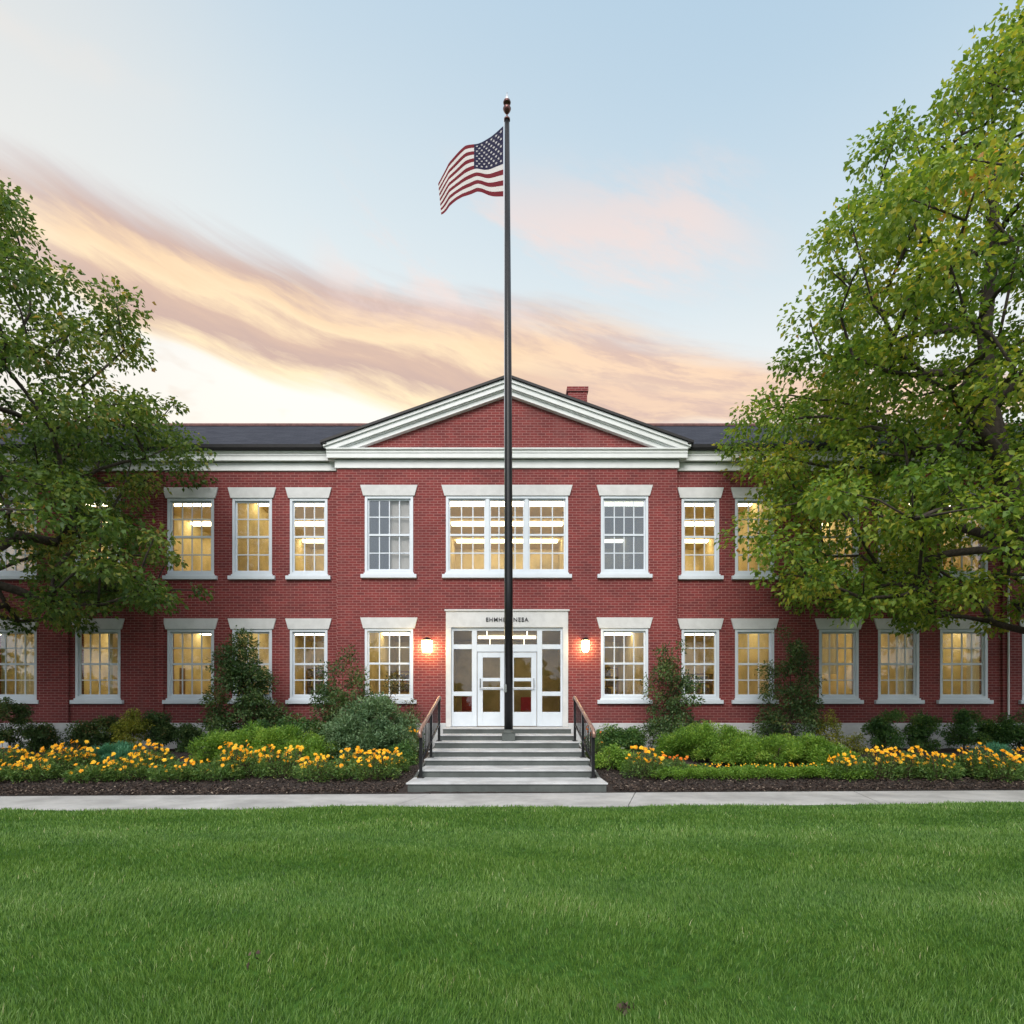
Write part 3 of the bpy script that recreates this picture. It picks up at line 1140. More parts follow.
def flag_pt(u, v, lift=0.0):
    # top and bottom edges as seen from the steps
    tu = np.interp(u, [0, .2, .42, .58, .78, 1.0], [126, 135, 142.5, 147, 159, 178])
    bu = np.interp(u, [0, .2, .42, .62, .8, 1.0], [196.5, 194.5, 193, 196, 202, 209])
    xs_ = np.interp(u, [0, .5, .8, 1.0], [503.3, 472, 448, 437.5]) + 2.5 * v * np.clip(u - .7, 0, 1) * 4
    zz = tu + (bu - tu) * v
    d = 15.36
    x = (xs_ - VX) * d / FP
    z = EYE + (HZ - zz) * d / FP
    ph = u * 7.0 + v * .9 + .6
    y = d + np.clip(u * 3, 0, 1) * (.075 * np.sin(ph) + .02 * np.sin(2.3 * ph + v * 2)) + .10 * u
    z = z + .010 * np.sin(ph * 1.4) * u
    return np.stack([x, y + lift, z], -1)


fm = MB()
us = np.linspace(0, 1, UN + 1)
vs_ = np.linspace(0, 1, VN + 1)
uu, vv = np.meshgrid(us, vs_)
P = flag_pt(uu, vv).reshape(-1, 3)
faces, mi = [], []
for r in range(VN):
    stripe = r // 5
    for c in range(UN):
        i = r * (UN + 1) + c
        faces.append((i, i + UN + 1, i + UN + 2, i + 1))
        canton = stripe < 7 and us[c] < .46
        mi.append(2 if canton else (0 if stripe % 2 == 0 else 1))
fm.v = [tuple(p) for p in P]
fm.f, fm.m = faces, mi
for r in range(9):
    for c in range(6 if r % 2 == 0 else 5):
        cu = .46 * (2 * c + (1 if r % 2 == 0 else 2)) / 12
        cv = 7 / 13 * (r + 1) / 10
        for lift in (-.004, .004):
            ring = []
            for k in range(10):
                rr = 1.0 if k % 2 == 0 else .42
                a_ = math.pi / 2 + k * math.pi / 5
                ring.append((cu + rr * .0235 * math.cos(a_), cv - rr * .0235 * math.sin(a_)))
            pts = [flag_pt(np.float64(p), np.float64(q), lift) for p, q in ring]
            ctr = flag_pt(np.float64(cu), np.float64(cv), lift)
            fm.add(pts + [ctr], [(10, k, (k + 1) % 10) for k in range(10)], 1)


def cloth(name, c):
    m, t, p = new_mat(name)
    p.inputs['Base Color'].default_value = (*c, 1)
    p.inputs['Roughness'].default_value = .8
    tr = t.nodes.new('ShaderNodeBsdfTranslucent')
    tr.inputs[0].default_value = (*c, 1)
    mx = t.nodes.new('ShaderNodeMixShader')
    mx.inputs[0].default_value = .35
    t.links.new(p.outputs[0], mx.inputs[1])
    t.links.new(tr.outputs[0], mx.inputs[2])
    t.links.new(mx.outputs[0], t.nodes['Material Output'].inputs['Surface'])
    return m


flag = fm.build('flag', [cloth('flag red', (.17, .004, .015)), cloth('flag white', (.72, .69, .68)), cloth('flag blue', (.011, .010, .048))], None, True)
tag(flag, 'waving flag of red and white stripes with starry blue canton at the pole top', 'flag')


# ------------------------------------------------------------------ trees and plants
def grow(name, label, cat, base, tips, tip_r, per, leaf_len, leaf_w, mat, trunk_pts, trunk_r, group=None, flat=.6, droop=.5, bark='bark',
         tip_rad=.02, seed=1, trunk_name='trunk', crown_name='crown', step=.5, jitter=.12, spread_in=.35):
    """a woody plant: a trunk line, branches led to every tip, leaf clumps round the tips"""
    r_ = np.random.default_rng(seed)
    root = empty(name, base, label, cat, group)
    nodes = [np.array(p, float) for p in trunk_pts]
    par = [-1] + list(range(len(nodes) - 1))
    cnt = [0] * len(nodes)
    tr0 = len(nodes)
    axis = np.array(trunk_pts, float)
    dmin = np.min(np.linalg.norm(tips[:, None] - axis[None], axis=2), axis=1)
    tip_nodes = []
    for ti in np.argsort(dmin):
        p = tips[ti]
        A = np.array(nodes)
        v = p - A
        dist = np.linalg.norm(v, axis=1)
        cost = dist * (1 + .9 * np.clip(-v[:, 2] / np.maximum(dist, 1e-6) + .25, 0, 2))
        cost[:1] += 2.0
        j = int(np.argmin(cost))
        n_ = max(1, int(dist[j] / step))
        q0 = A[j]
        ctrl = (q0 + p) / 2 + np.array([0, 0, dist[j] * .12]) + r_.normal(0, jitter * dist[j] * .5, 3)
        prev = j
        for k in range(1, n_ + 1):
            u = k / n_
            q = q0 * (1 - u) ** 2 + 2 * ctrl * u * (1 - u) + p * u * u
            nodes.append(q)
            par.append(prev)
            cnt.append(0)
            prev = len(nodes) - 1
        tip_nodes.append(prev)
    for t0 in tip_nodes:
        k = t0
        while k >= 0:
            cnt[k] += 1
            k = par[k]
    rad = [tip_rad * max(c, 1) ** .44 for c in cnt]
    sc_ = trunk_r / rad[0]
    for k in range(len(rad)):
        f_ = min(1.0, cnt[k] / max(cnt[0], 1))
        rad[k] *= 1 + (sc_ - 1) * f_ ** .5 if sc_ > 1 else sc_
    kids = {}
    for k, pp in enumerate(par):
        if pp >= 0:
            kids.setdefault(pp, []).append(k)
    tb = MB()
    done = set()
    stack = [(0, None)]
    while stack:
        k, frm = stack.pop()
        chain = [k] if frm is None else [frm, k]
        rr = [rad[k]] if frm is None else [rad[k] * 1.1, rad[k]]
        while True:
            ch = kids.get(chain[-1], [])
            if not ch:
                break
            ch = sorted(ch, key=lambda c: -rad[c])
            for o_ in ch[1:]:
                stack.append((o_, chain[-1]))
            chain.append(ch[0])
            rr.append(rad[ch[0]])
        if len(chain) > 1:
            rr[-1] *= .5
            tb.tube([nodes[c] for c in chain], rr, 9 if rr[0] > .08 else 5)
    tb.build(trunk_name, M[bark], root, True)
    Cs, Ds, Ns, Ts = [], [], [], []
    cen = tips.mean(0)
    for i, p in enumerate(tips):
        rt = tip_r * r_.uniform(.5, 1.3)
        n_ = int(per * r_.uniform(.75, 1.25) * (rt / tip_r) ** 2)
        q = unit(r_.normal(size=(n_, 3))) * (r_.random((n_, 1)) ** .45)
        q[:, 2] *= flat
        # a few sprays pull outwards from the clump
        out = unit(np.array([p[0] - cen[0], p[1] - cen[1], (p[2] - cen[2]) * .5]))
        q += out * spread_in * r_.random((n_, 1)) ** 2
        q[:, 2] -= .18 * (q[:, 0] ** 2 + q[:, 1] ** 2)
        c_ = p + q * rt
        d_ = unit(q * 1.0 + r_.normal(0, .55, (n_, 3))) + np.array([0, 0, -droop])
        Cs.append(c_)
        Ds.append(d_)
        Ns.append(r_.normal(0, .45, (n_, 3)) + np.array([0, 0, 1.0]))
        base_t = r_.normal(.45, .12)
        Ts.append(np.clip(base_t + r_.normal(0, .17, n_), 0, 1))
    C_, D_, N_, T_ = map(np.concatenate, (Cs, Ds, Ns, Ts))
    n_ = len(C_)
    V_, F_ = leaf_arrays(C_, D_, N_, leaf_len * r_.uniform(.65, 1.25, n_), leaf_w * r_.uniform(.7, 1.2, n_))
    np_mesh(crown_name, V_, F_, M[mat], root, tint=np.repeat(T_, 4))
    return root


def crown_tips(axis, prof, n, seed, inner=.30, noise_amp=.21, dmin=.8, sq=1.0):
    """points spread through a crown given by radius over height"""
    r_ = np.random.default_rng(seed)
    zs = np.array([p[0] for p in prof])
    rs = np.array([p[1] for p in prof])
    out = []
    tries = 0
    while len(out) < n and tries < n * 60:
        tries += 1
        z = r_.uniform(zs[0], zs[-1])
        rmax = np.interp(z, zs, rs)
        if r_.random() > (rmax / rs.max()) ** 1.2:
            continue
        a = r_.uniform(0, 2 * math.pi)
        wob = 1 + noise_amp * (math.sin(3 * a + z * .9 + seed) * .6 + math.sin(5 * a - z * 1.7 + 2 * seed) * .4)
        rr = rmax * wob * (inner + (1 - inner) * r_.random() ** .55)
        ax = np.interp(z, axis[:, 2], axis[:, 0]), np.interp(z, axis[:, 2], axis[:, 1])
        p = np.array([ax[0] + rr * math.cos(a), ax[1] + rr * sq * math.sin(a), z])
        if out and np.min(np.linalg.norm(np.array(out) - p, axis=1)) < dmin * (.75 + .5 * r_.random()):
            continue
        out.append(p)
    return np.array(out)


# east maple, tall, in front of the wing
T1 = np.array([[12.75, 13.6, .15], [12.7, 13.6, 1.6], [12.5, 13.6, 3.2], [11.95, 13.6, 5.0], [11.35, 13.6, 6.6], [11.0, 13.65, 8.3], [10.9, 13.7, 10.2], [11.1, 13.7, 12.2], [11.0, 13.6, 14.4], [11.05, 13.6, 16.2]])
AX1 = np.array([[11.5, 13.6, 0], [11.5, 13.6, 20.0]])
PR1 = [(3.7, 1.8), (4.2, 4.3), (4.9, 5.6), (6.0, 5.0), (7.4, 4.5), (8.4, 5.2), (9.2, 5.7), (10.2, 5.1), (11.4, 4.4), (13.0, 3.8), (14.2, 3.3), (15.4, 2.1), (16.4, .9), (16.9, .3)]
tips = crown_tips(AX1, PR1, 520, 12, dmin=.80, inner=.34)
grow('maple_tree', 'tall maple with bright green yellowing crown before the east wing', 'tree', (12.75, 13.6, .15), tips, .60, 240, .134, .096, 'treegreen', T1, .30, 'maples framing the school', seed=3, flat=.75, droop=.45)
# west maple, lower
T2 = np.array([[-13.1, 13.6, .15], [-13.0, 13.6, 2.0], [-12.8, 13.6, 4.0], [-12.6, 13.6, 6.0], [-12.6, 13.7, 8.0], [-12.7, 13.6, 10.0], [-12.6, 13.6, 12.4]])
AX2 = np.array([[-12.9, 13.6, 0], [-12.9, 13.6, 20.0]])
PR2 = [(3.7, 1.8), (4.2, 4.2), (4.8, 5.5), (5.5, 5.5), (6.1, 4.2), (7.0, 4.0), (7.8, 5.0), (8.9, 5.2), (10.0, 4.3), (11.4, 3.1), (12.6, 2.3), (13.6, 1.4), (14.2, .4)]
tips = crown_tips(AX2, PR2, 400, 23, dmin=.78, inner=.34)
grow('maple_tree', 'dark green maple with lower crown reaching in before the west wing', 'tree', (-13.1, 13.6, .15), tips, .56, 215, .130, .09, 'treegreen2', T2, .32, 'maples framing the school', seed=5, flat=.65, droop=.45)


def shrub(px, py_top, d, wpx, name, label, cat, mat, tipn, tip_r, per, ll, lw, group=None, seed=1, shape='round', flat=.8, droop=.1, hz=None):
    """a bush: its foot on the bed at (px, d), its top at py_top, wpx wide in the photograph"""
    per = int(per * (1.15 if name == 'tall_shrub' else 1.9))
    wpx = wpx * (.86 if name == 'boxwood' else 1.0)
    ll, lw = ll * 1.08, lw * 1.12
    tipn = int(tipn * 1.15)
    x = (px - VX) * d / FP
    zb = float(bed_z(x, d))
    zt = EYE + (HZ - py_top) * d / FP
    w = wpx * d / FP / 2
    h = zt - zb
    r_ = np.random.default_rng(seed)
    out = []
    while len(out) < tipn:
        q = r_.uniform(-1, 1, 3)
        z = (q[2] + 1) / 2
        if shape == 'round':
            rm = math.sqrt(max(0, 1 - (2 * z - 1) ** 2)) ** .7
        elif shape == 'cone':
            rm = (1 - z) ** .55 * .95 + .10
            if z < .12: rm *= .6 + z * 3
        else:                               # mound
            rm = math.sqrt(max(0, 1 - z * z)) ** .9
        rr = math.hypot(q[0], q[1])
        if rr > rm or (rr < rm * .35 and shape == 'mound' and z < .6):
            continue
        out.append((x + q[0] * max(w - tip_r * .6, .05), d + q[1] * max(min(w, 1.1) - tip_r * .5, .05), zb + tip_r * .5 + z * max(h - tip_r * 1.0, .05)))
    tips_ = np.array(out)
    tr = np.array([(x, d, zb), (x, d, zb + h * .2), (x + .02, d, zb + h * .45)] + ([(x, d, zb + h * .85)] if shape == 'cone' else []))
    return grow(name, label, cat, (x, d, zb), tips_, tip_r, per, ll, lw, mat, tr, .03 if h > 1.5 else .02, group, flat, droop, 'twig', .006, seed, 'stem', 'foliage', .25)


# tall shrubs against the wall
shrub(243, 626, 16.6, 84, 'tall_shrub', 'large dark green shrub covering two windows of the west wing', 'shrub', 'shrub', 80, .33, 150, .085, .045, 'tall shrubs against the wall', 31, 'cone')
shrub(342, 646, 16.7, 88, 'tall_shrub', 'loose brownish green shrub between the silvery bush and a window', 'shrub', 'shrub', 64, .29, 125, .08, .04, 'tall shrubs against the wall', 32, 'cone')
shrub(400, 662, 16.9, 46, 'tall_shrub', 'thin olive shrub behind the silvery bush by the west rail', 'shrub', 'reddish', 20, .22, 70, .07, .035, 'tall shrubs against the wall', 38, 'round')
shrub(672, 632, 16.8, 74, 'tall_shrub', 'dark leaning shrub on the east side, next to the window nearest the doors', 'shrub', 'shrub', 58, .28, 125, .08, .04, 'tall shrubs against the wall', 33, 'cone')
shrub(790, 622, 16.8, 74, 'tall_shrub', 'dark tapering shrub under the maple, rising between two east windows', 'shrub', 'shrub', 66, .29, 125, .08, .04, 'tall shrubs against the wall', 34, 'cone')
shrub(836, 708, 16.3, 50, 'small_shrub', 'yellowish twiggy shrub beside the white foundation under the maple', 'shrub', 'yellowleaf', 20, .2, 80, .06, .03, None, 35, 'mound')
shrub(372, 697, 15.4, 104, 'silvery_bush', 'broad silvery green bush beside the west handrail', 'bush', 'silverleaf', 75, .26, 170, .085, .032, None, 36, 'mound', .9, -.5)
shrub(295, 712, 16.4, 120, 'low_bush', 'low mid-green bush behind the lime mound at the west bed', 'bush', 'boxleaf', 40, .22, 110, .07, .04, None, 37, 'mound')
# clipped mounds
shrub(262, 724, 14.6, 160, 'juniper_mound', 'long lime green mound west of the silvery bush', 'juniper', 'lime', 110, .21, 210, .06, .02, 'lime green mounds in the beds', 41, 'mound', .8, -.5)
shrub(707, 722, 15.2, 104, 'juniper_mound', 'rear lime green mound under the two shrubs east of the steps', 'juniper', 'lime', 80, .21, 200, .06, .02, 'lime green mounds in the beds', 42, 'mound', .8, -.5)
shrub(778, 731, 14.3, 150, 'juniper_mound', 'front lime green mound east of the steps, lower and longer', 'juniper', 'lime', 105, .20, 210, .06, .02, 'lime green mounds in the beds', 43, 'mound', .8, -.5)
shrub(118, 744, 14.0, 78, 'blue_mound', 'small blue-green tussock among yellow flowers in the west bed', 'tussock', 'blueleaf', 45, .16, 150, .085, .016, 'blue-green tussocks', 44, 'mound', .8, -1.2)
shrub(992, 744, 14.0, 44, 'blue_mound', 'little blue-green tussock among yellow flowers under the east maple', 'tussock', 'blueleaf', 22, .14, 120, .08, .016, 'blue-green tussocks', 45, 'mound', .8, -1.2)
# dark boxwoods along the foundation
BX = [(10, 698, 44, 'boxwood with a tall top shoot at the west end of the bed'), (42, 722, 36, 'boxwood under the pier west of the white-framed window, low and round'),
      (83, 722, 34, 'boxwood before the white foundation, under the window just east of a brick pier'), (112, 714, 40, 'boxwood just west of the yellow-green shrub'),
      (157, 708, 44, 'boxwood just east of the yellow-green shrub'), (188, 721, 32, 'boxwood between the yellow-green shrub and the large dark shrub'),
      (610, 724, 40, 'low boxwood right beside the east handrail'), (634, 726, 30, 'small boxwood second from the east handrail'),
      (885, 708, 46, 'boxwood standing first east of the white foundation gap'), (925, 712, 44, 'boxwood in the middle of three under the two curtained east windows'),
      (964, 709, 48, 'boxwood below the window beside the white downspout'), (993, 722, 34, 'dark low boxwood at the foot of the white downspout'),
      (1019, 710, 40, 'boxwood just east of the white downspout')]
for i, (px, pt, w, lab) in enumerate(BX):
    shrub(px, pt, 16.5 + .2 * (i % 2), w, 'boxwood', 'dark green ' + lab if 'dark' not in lab else lab, 'boxwood', 'boxleaf' if px > 600 else 'shrub', 26, .19, 120, .06, .035, 'boxwoods along the foundation', 60 + i, 'round')
shrub(133, 712, 15.8, 34, 'small_shrub', 'yellow-green twiggy shrub between two dark boxwoods', 'shrub', 'yellowleaf', 24, .2, 85, .06, .03, None, 39, 'round')


# low green edging east of the steps
def edging():
    tips_ = []
    r_ = np.random.default_rng(90)
    for k in range(150):
        px = r_.uniform(655, 868)
        d = 12.75 + r_.normal(0, .16)
        x = (px - VX) * d / FP
        tips_.append((x, d, float(bed_z(x, d)) + .10 + r_.random() * .07))
    n_ = 120
    Cs, Ds, Ts = [], [], []
    for p in tips_:
        q = unit(r_.normal(size=(n_, 3))) * r_.random((n_, 1)) ** .5 * np.array([.16, .16, .10])
        Cs.append(np.array(p) + q)
        Ds.append(unit(q) + r_.normal(0, .4, (n_, 3)) + np.array([0, 0, .6]))
        Ts.append(np.clip(r_.normal(.5, .2, n_), 0, 1))
    C_, D_, T_ = map(np.concatenate, (Cs, Ds, Ts))
    m_ = len(C_)
    V_, F_ = leaf_arrays(C_, D_, r_.normal(0, .5, (m_, 3)) + np.array([0, 0, 1.]), r_.uniform(.03, .06, m_), r_.uniform(.015, .028, m_))
    x = (760 - VX) * 12.75 / FP
    root = empty('edging_plant', (x, 12.75, .1), 'low strip of bright green ground cover edging the mulch east of the steps', 'ground cover')
    np_mesh('foliage', V_, F_, M['lime'], root, tint=np.repeat(T_ * .75, 4))
    fl = []
    for k in range(70):
        px = r_.uniform(690, 850)
        d = 13.0 + r_.normal(0, .08)
        xx = (px - VX) * d / FP
        fl.append((xx, d, float(bed_z(xx, d)) + .22 + r_.random() * .06))
    blossoms(np.array(fl), .022, 'petal', root, r_)


def blossoms(P_, size, mat, root, r_):
    """round flower heads of eight petals each with a raised middle"""
    Cs, Ds, Ns, Ts, Ls, Ws = [], [], [], [], [], []
    for p in P_:
        nrm = unit(np.array([r_.normal(0, .5), -.7 + r_.normal(0, .4), .7 + r_.normal(0, .3)]))
        a = unit(np.cross(nrm, np.array([.3, .2, 1.0])))
        b_ = np.cross(nrm, a)
        tt = r_.random()
        s_ = size * r_.uniform(.75, 1.25)
        for ring, (cnt_, lift, ln) in enumerate(((8, .15, 1.0), (6, .55, .6))):
            for k in range(cnt_):
                th = 2 * math.pi * (k + .5 * ring) / cnt_ + r_.normal(0, .1)
                dd = a * math.cos(th) + b_ * math.sin(th) + nrm * (lift + r_.normal(0, .12))
                Cs.append(p)
                Ds.append(dd)
                Ns.append(nrm)
                Ts.append(np.clip(tt + r_.normal(0, .1) - .12 * ring, 0, 1))
                Ls.append(s_ * ln)
                Ws.append(s_ * .75 * ln)
    V_, F_ = leaf_arrays(np.array(Cs), np.array(Ds), np.array(Ns), np.array(Ls), np.array(Ws), .1)
    np_mesh('blossoms', V_, F_, M[mat], root, tint=np.repeat(np.array(Ts), 4))


edging()


def flowers(px, d, wpx, py_top, nfl, label, seed, orange=False):
    """a clump of leafy stems topped with yellow flower heads"""
    r_ = np.random.default_rng(seed)
    x = (px - VX) * d / FP
    zb = float(bed_z(x, d))
    w = wpx * d / FP / 2
    zt = EYE + (HZ - py_top) * d / FP
    h = max(.28, zt - zb)
    nfl = int(nfl * 1.9)
    root = empty('flower_clump', (x, d, zb), label, 'flowers', 'yellow flower clumps in the beds')
    st = MB()
    heads = []
    for k in range(nfl):
        a = r_.uniform(0, 2 * math.pi)
        rr = math.sqrt(r_.random()) * w
        q = (x + rr * math.cos(a), d + rr * math.sin(a) * .7, zb + h * r_.uniform(.50, 1.08) * (1 - .20 * (rr / w) ** 2))
        heads.append(q)
        st.tube([(x + (q[0] - x) * .5, d + (q[1] - d) * .5, zb), (x + (q[0] - x) * .85, d + (q[1] - d) * .85, zb + h * .5), q], .005, 4, caps=False)
    st.build('stem', M['twig'], root)
    n_ = int(1500 * (w / .35) ** 1.3)
    a = r_.uniform(0, 2 * math.pi, n_)
    rr = np.sqrt(r_.random(n_)) * w * 1.12
    zz = r_.random(n_) ** .8 * h * .78 * (1 - .45 * (rr / (w * 1.12)) ** 2)
    C_ = np.stack([x + rr * np.cos(a), d + rr * np.sin(a) * .75, zb + zz + .01], 1)
    C_ += .03 * np.sin(C_[:, [1, 2, 0]] * 17)
    D_ = np.stack([np.cos(a) * .7, np.sin(a) * .7, np.full(n_, .45)], 1) + r_.normal(0, .5, (n_, 3))
    V_, F_ = leaf_arrays(C_, D_, r_.normal(0, .5, (n_, 3)) + np.array([0, 0, 1.]), r_.uniform(.045, .10, n_), r_.uniform(.014, .03, n_))
    np_mesh('foliage', V_, F_, M['flowergreen'], root, tint=np.repeat(np.clip(r_.normal(.48, .2, n_), 0, 1), 4))
    blossoms(np.array(heads), .045, 'petalorange' if orange else 'petal', root, r_)


FLW = [
    (8, 13.4, 46, 742, 26, 'yellow flower clump at the west end, before the boxwood with tall shoot'),
    (2, 12.7, 34, 764, 10, 'low yellow flower clump at the west frame edge, nearest the pavement'),
    (33, 12.8, 42, 756, 20, 'yellow flower clump in front of the low round boxwood by the pier'),
    (52, 13.8, 30, 745, 16, 'yellow flowers set back, below the gap of white foundation'),
    (74, 13.4, 44, 742, 34, 'tall yellow flower clump just west of the blue-green tussock'),
    (92, 12.7, 44, 762, 9, 'leafy flower clump with few blooms in front of the blue-green tussock'),
    (127, 12.9, 48, 753, 22, 'yellow flower clump in front of the blue-green tussock at its east end'),
    (154, 13.6, 38, 742, 26, 'yellow flower clump east of the tussock under the dark boxwood'),
    (176, 12.8, 46, 759, 14, 'loose yellow flower clump between the tussock and the lime mound'),
    (214, 12.9, 50, 758, 9, 'leafy flower clump with sparse blooms in front of the lime mound west end'),
    (240, 13.2, 46, 742, 32, 'dense yellow flower clump in front of the lime mound middle'),
    (283, 13.2, 46, 745, 30, 'orange-yellow flower clump in front of the lime mound east end'),
    (322, 12.8, 46, 754, 20, 'yellow flower clump before the gap between lime mound and silvery bush'),
    (352, 13.7, 32, 747, 14, 'yellow flowers tucked against the foot of the silvery bush'),
    (372, 12.9, 46, 749, 28, 'yellow flower clump below the silvery bush, nearest the steps on the west'),
    (394, 13.8, 28, 750, 10, 'small flower clump beside the west cheek wall of the steps'),
    (646, 13.1, 40, 744, 18, 'yellow flower clump nearest the steps in the east bed'),
    (668, 13.6, 38, 754, 12, 'loose orange-yellow flowers before the rear lime mound'),
    (845, 13.0, 34, 752, 14, 'small yellow flower clump at the east end of the ground cover strip'),
    (878, 13.0, 42, 747, 24, 'yellow flower clump in front of the first boxwood past the foundation gap'),
    (908, 13.1, 42, 746, 24, 'yellow flower clump in front of the gap between two east boxwoods'),
    (937, 12.9, 40, 751, 20, 'yellow flower clump in front of the middle east boxwood, before a bare patch'),
    (977, 13.2, 40, 744, 18, 'yellow flower clump west of the little blue-green tussock'),
    (1000, 12.8, 42, 752, 22, 'yellow flower clump in front of the little blue-green tussock'),
    (1024, 13.1, 40, 748, 22, 'yellow flower clump cut by the east edge of the frame'),
    (592, 15.2, 20, 726, 8, 'small orange flowers behind the east handrail'),
    (412, 15.6, 20, 726, 7, 'small pale yellow flowers behind the west handrail'),
]
for i, (px, d, w, pt, nf, lab) in enumerate(FLW):
    flowers(px, d - .28 if i < 25 else d, w, pt, nf, lab, 200 + i, orange=(i in (25, 17)))
# leafy filler at either hand of the steps
shrub(615, 741, 14.0, 50, 'low_bush', 'yellow-green low bush at the mulch corner beside the east side of the steps', 'bush', 'lime', 30, .15, 110, .05, .025, None, 51, 'mound')
shrub(400, 742, 14.6, 40, 'low_bush', 'dark leafy low bush against the west cheek wall of the steps', 'bush', 'boxleaf', 24, .17, 100, .06, .03, None, 52, 'mound')
shrub(944, 757, 13.3, 44, 'low_bush', 'flowerless mid-green low bush between yellow clumps of the east bed', 'bush', 'boxleaf', 26, .15, 110, .06, .03, None, 53, 'mound')

# ------------------------------------------------------------------ things indoors, seen through the ground-floor glass
def bookcase(x, y, label, high=1.5):
    t0 = empty('bookcase', (x, y, FL0), label, 'bookcase', 'bookcases seen through windows')
    f_ = MB()
    f_.box(x - .8, x - .77, y - .17, y + .17, FL0, FL0 + high)
    f_.box(x + .77, x + .8, y - .17, y + .17, FL0, FL0 + high)
    nsh = int(high / .35) + 1
    for k in range(nsh):
        z = FL0 + .05 + k * (high - .08) / (nsh - 1)
        f_.box(x - .77, x + .77, y - .17, y + .17, z, z + .03)
    f_.build('frame', M['wood'], t0)
    for k in range(nsh - 1):
        z = FL0 + .08 + k * (high - .08) / (nsh - 1)
        bk = MB()
        xx = x - .76
        while xx < x + .66:
            w = random.uniform(.03, .07)
            bk.box(xx, xx + w, y - .14, y + .1, z, z + random.uniform(.2, .29))
            xx += w + (.004 if random.random() < .9 else .15)
        bk.build('row_of_books' if False else 'book_row', M['books'], t0)


def desk(x, y, label):
    t0 = empty('desk', (x, y, FL0), label, 'desk', 'desks seen through windows')
    f_ = MB()
    f_.box(x - .8, x + .8, y - .35, y + .35, FL0 + .73, FL0 + .77)
    f_.build('desktop', M['wood'], t0, bevel=.008)
    for a in (-.74, .74):
        for c in (-.3, .3):
            l_ = MB()
            l_.box(x + a - .025, x + a + .025, y + c - .025, y + c + .025, FL0, FL0 + .73)
            l_.build('leg', M['black'], t0)


desk(10.55, 20.6, 'brown desk behind the curtained window east of the foundation gap')
desk(12.9, 20.2, 'brown desk behind the middle curtained window of the east wing')
bookcase(14.3, 21.6, 'bookcase behind the window beside the white downspout')
bookcase(-15.6, 20.4, 'bookcase behind the curtained window at the west end')
bookcase(-9.6, 22.0, 'bookcase behind the window hidden partly by the large dark shrub')


def chair(x, y, label):
    t0 = empty('chair', (x, y, FL0), label, 'chair', 'red chairs in the hall')
    s_ = MB()
    s_.box(x - .25, x + .25, y - .24, y + .24, FL0 + .40, FL0 + .48)
    s_.build('seat', M['redseat'], t0, bevel=.02)
    s_ = MB()
    s_.box(x - .25, x + .25, y + .2, y + .26, FL0 + .5, FL0 + 1.0)
    s_.build('backrest', M['redseat'], t0, bevel=.02)
    for a in (-.21, .21):
        for c in (-.2, .2):
            l_ = MB()
            l_.box(x + a - .018, x + a + .018, y + c - .018, y + c + .018, FL0, FL0 + .4)
            l_.build('leg', M['black'], t0)


chair(-1.35, 21.0, 'red upholstered chair inside behind the west sidelight')
chair(.75, 21.6, 'red upholstered chair inside behind the east door')

bookcase(-6.6, 22.3, 'tall bookcase behind the narrow window next to the middle block, west side', 2.1)
bookcase(-3.6, 22.8, 'tall bookcase behind the ground-floor window west of the doors', 2.0)
bookcase(3.3, 22.2, 'tall bookcase behind the ground-floor window east of the doors', 2.1)
bookcase(6.9, 22.6, 'tall bookcase behind the narrow ground-floor windows of the east wing', 1.9)
bookcase(-12.9, 22.4, 'tall bookcase behind the window between the brick piers', 2.1)

# the wood across the lawn behind the viewer: it shows as the dark reflection in the lower panes
r_ = np.random.default_rng(404)
n_ = 26000
xw = r_.uniform(-70, 70, n_)
hw_ = 4.6 + 1.8 * np.sin(xw * .31) + 1.5 * np.sin(xw * .83 + 1) + 1.0 * np.sin(xw * 2.1)
C_ = np.stack([xw, -26 + r_.normal(0, 2.2, n_), hw_ * r_.random(n_) ** .8], 1)
V_, F_ = leaf_arrays(C_, r_.normal(0, 1, (n_, 3)), r_.normal(0, .6, (n_, 3)) + np.array([0, 1., .4]), r_.uniform(.7, 1.4, n_), r_.uniform(.4, .8, n_))
tag(np_mesh('woods', V_, F_, M['treegreen2'], tint=np.repeat(np.clip(r_.normal(.4, .2, n_), 0, 1), 4)), kind='stuff')

# fallen brown leaf on the grass
r_ = np.random.default_rng(5)
for lx_, ly_, dl, lab in ((627, 1017, 2.95, 'crumpled brown dead leaf lying in the grass at the bottom edge'), (254, 961, 3.55, 'small brown dead leaf sunk in the grass well west of the other')):
    q = at(lx_, ly_, dl)
    n_ = 16 if dl < 3 else 5
    C_ = np.array([q.x, q.y, .05]) + r_.normal(0, .02, (n_, 3)) * np.array([1, 1, .5])
    V_, F_ = leaf_arrays(C_, r_.normal(0, 1, (n_, 3)), r_.normal(0, .5, (n_, 3)) + np.array([0, 0, 1.]), r_.uniform(.03, .055, n_), r_.uniform(.015, .03, n_))
    o = np_mesh('dry_leaf', V_, F_, M['chip'], tint=np.repeat(r_.uniform(.5, .9, n_), 4))
    tag(o, lab, 'leaf', 'dead leaves on the lawn')


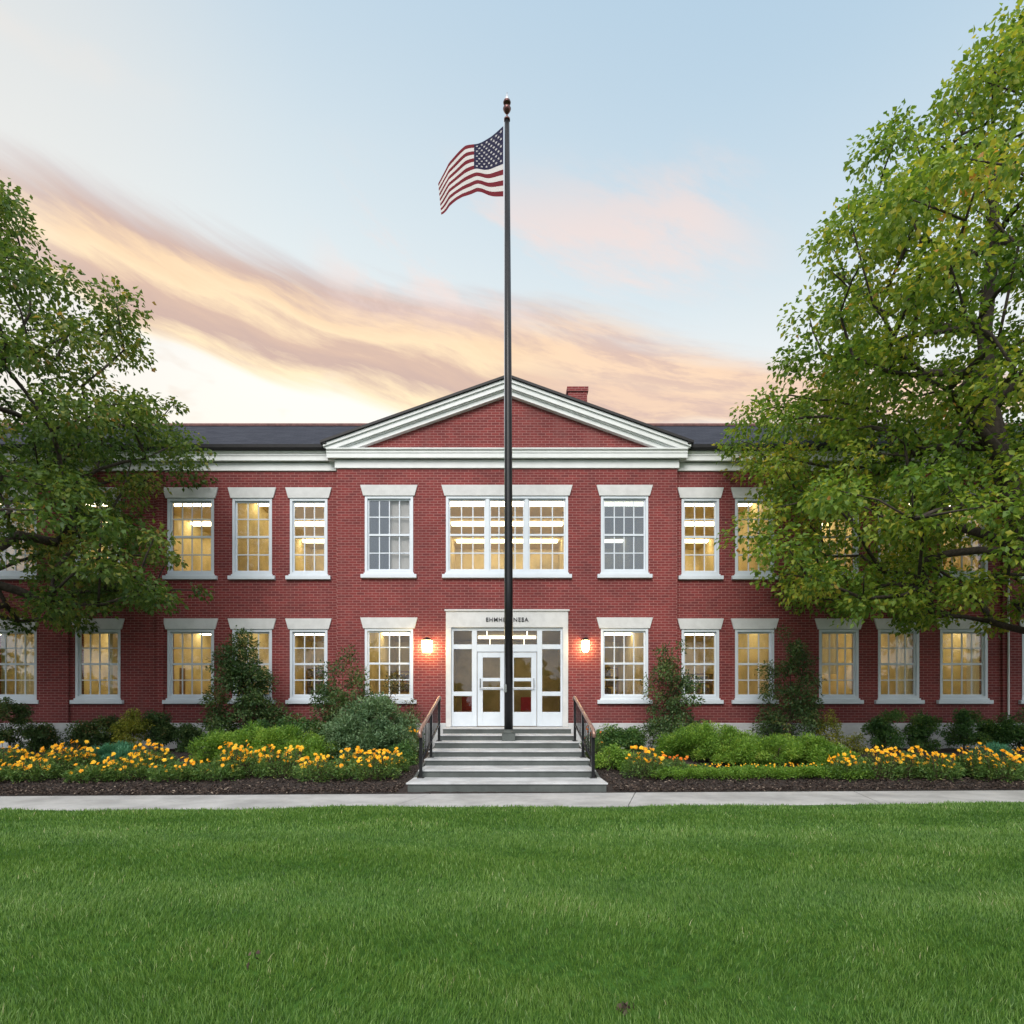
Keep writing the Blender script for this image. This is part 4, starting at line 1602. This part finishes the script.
# ------------------------------------------------------------------ grass
def grass():
    r_ = np.random.default_rng(77)
    zones = [(1.7, 3.4, 8500, .0040), (3.4, 5.2, 5200, .0050), (5.2, 7.4, 3000, .0070), (7.4, 10.1, 1500, .0095)]
    Vs, Fq, Ft, Ts = [], [], [], []
    base = 0
    for y0, y1, dens, bw in zones:
        hw = y1 * .86 + 1.6
        n_ = int((y1 - y0) * 2 * hw * dens)
        x = r_.uniform(-hw, hw, n_)
        y = r_.uniform(y0, y1, n_)
        ok_ = (y < walk_front(x) - .03 + .02 * np.sin(x * 9)) & (np.abs(x) < y * .86 + 1.6)
        x, y = x[ok_], y[ok_]
        # clumpy growth: patches of taller, lusher grass
        pat = np.sin(x * 1.7 + 1.3 * np.sin(y * 1.9)) * np.sin(y * 3.1 + 1.1 * np.sin(x * 1.3)) * .5 + .5
        pat2 = np.sin(x * 5.3 + y * 2.1) * np.sin(y * 6.7 - x * 1.9) * .5 + .5
        n_ = len(x)
        h = (.026 + .019 * pat + .012 * pat2) * r_.uniform(.6, 1.3, n_)
        ang = r_.uniform(0, 2 * math.pi, n_)
        lean = r_.uniform(.05, .75, n_) * h
        lx = np.cos(ang) * lean + .008 * np.sin(x * 2.2 + y * 3)
        ly = np.sin(ang) * lean + .008 * np.cos(y * 2.6)
        wa = r_.normal(0, .7, n_)
        sx_, sy_ = np.cos(wa) * bw * .5, np.sin(wa) * bw * .5
        z = lawn_h(x, y) + .003
        P0 = np.stack([x - sx_, y - sy_, z], 1)
        P1 = np.stack([x + sx_, y + sy_, z], 1)
        P2 = np.stack([x + lx * .4 + sx_ * .75, y + ly * .4 + sy_ * .75, z + h * .6], 1)
        P3 = np.stack([x + lx * .4 - sx_ * .75, y + ly * .4 - sy_ * .75, z + h * .6], 1)
        P4 = np.stack([x + lx, y + ly, z + h], 1)
        V_ = np.stack([P0, P1, P2, P3, P4], 1).reshape(-1, 3)
        i = base + np.arange(n_) * 5
        Ft += [np.stack([i, i + 1, i + 2], 1), np.stack([i, i + 2, i + 3], 1), np.stack([i + 3, i + 2, i + 4], 1)]
        Vs.append(V_)
        t_ = np.clip(.40 + .22 * (pat - .5) + .14 * (pat2 - .5) + .07 * np.sin(y * 4.4 + 1.6 * np.sin(x * .8) + np.sin(x * 2.1 + y)) + r_.normal(0, .22, n_), 0, 1)
        Ts.append(np.repeat(t_, 5))
        base += n_ * 5
    o = np_mesh('grass', np.concatenate(Vs), np.concatenate(Ft), M['grass'], tint=np.concatenate(Ts))
    tag(o, kind='stuff')


grass()
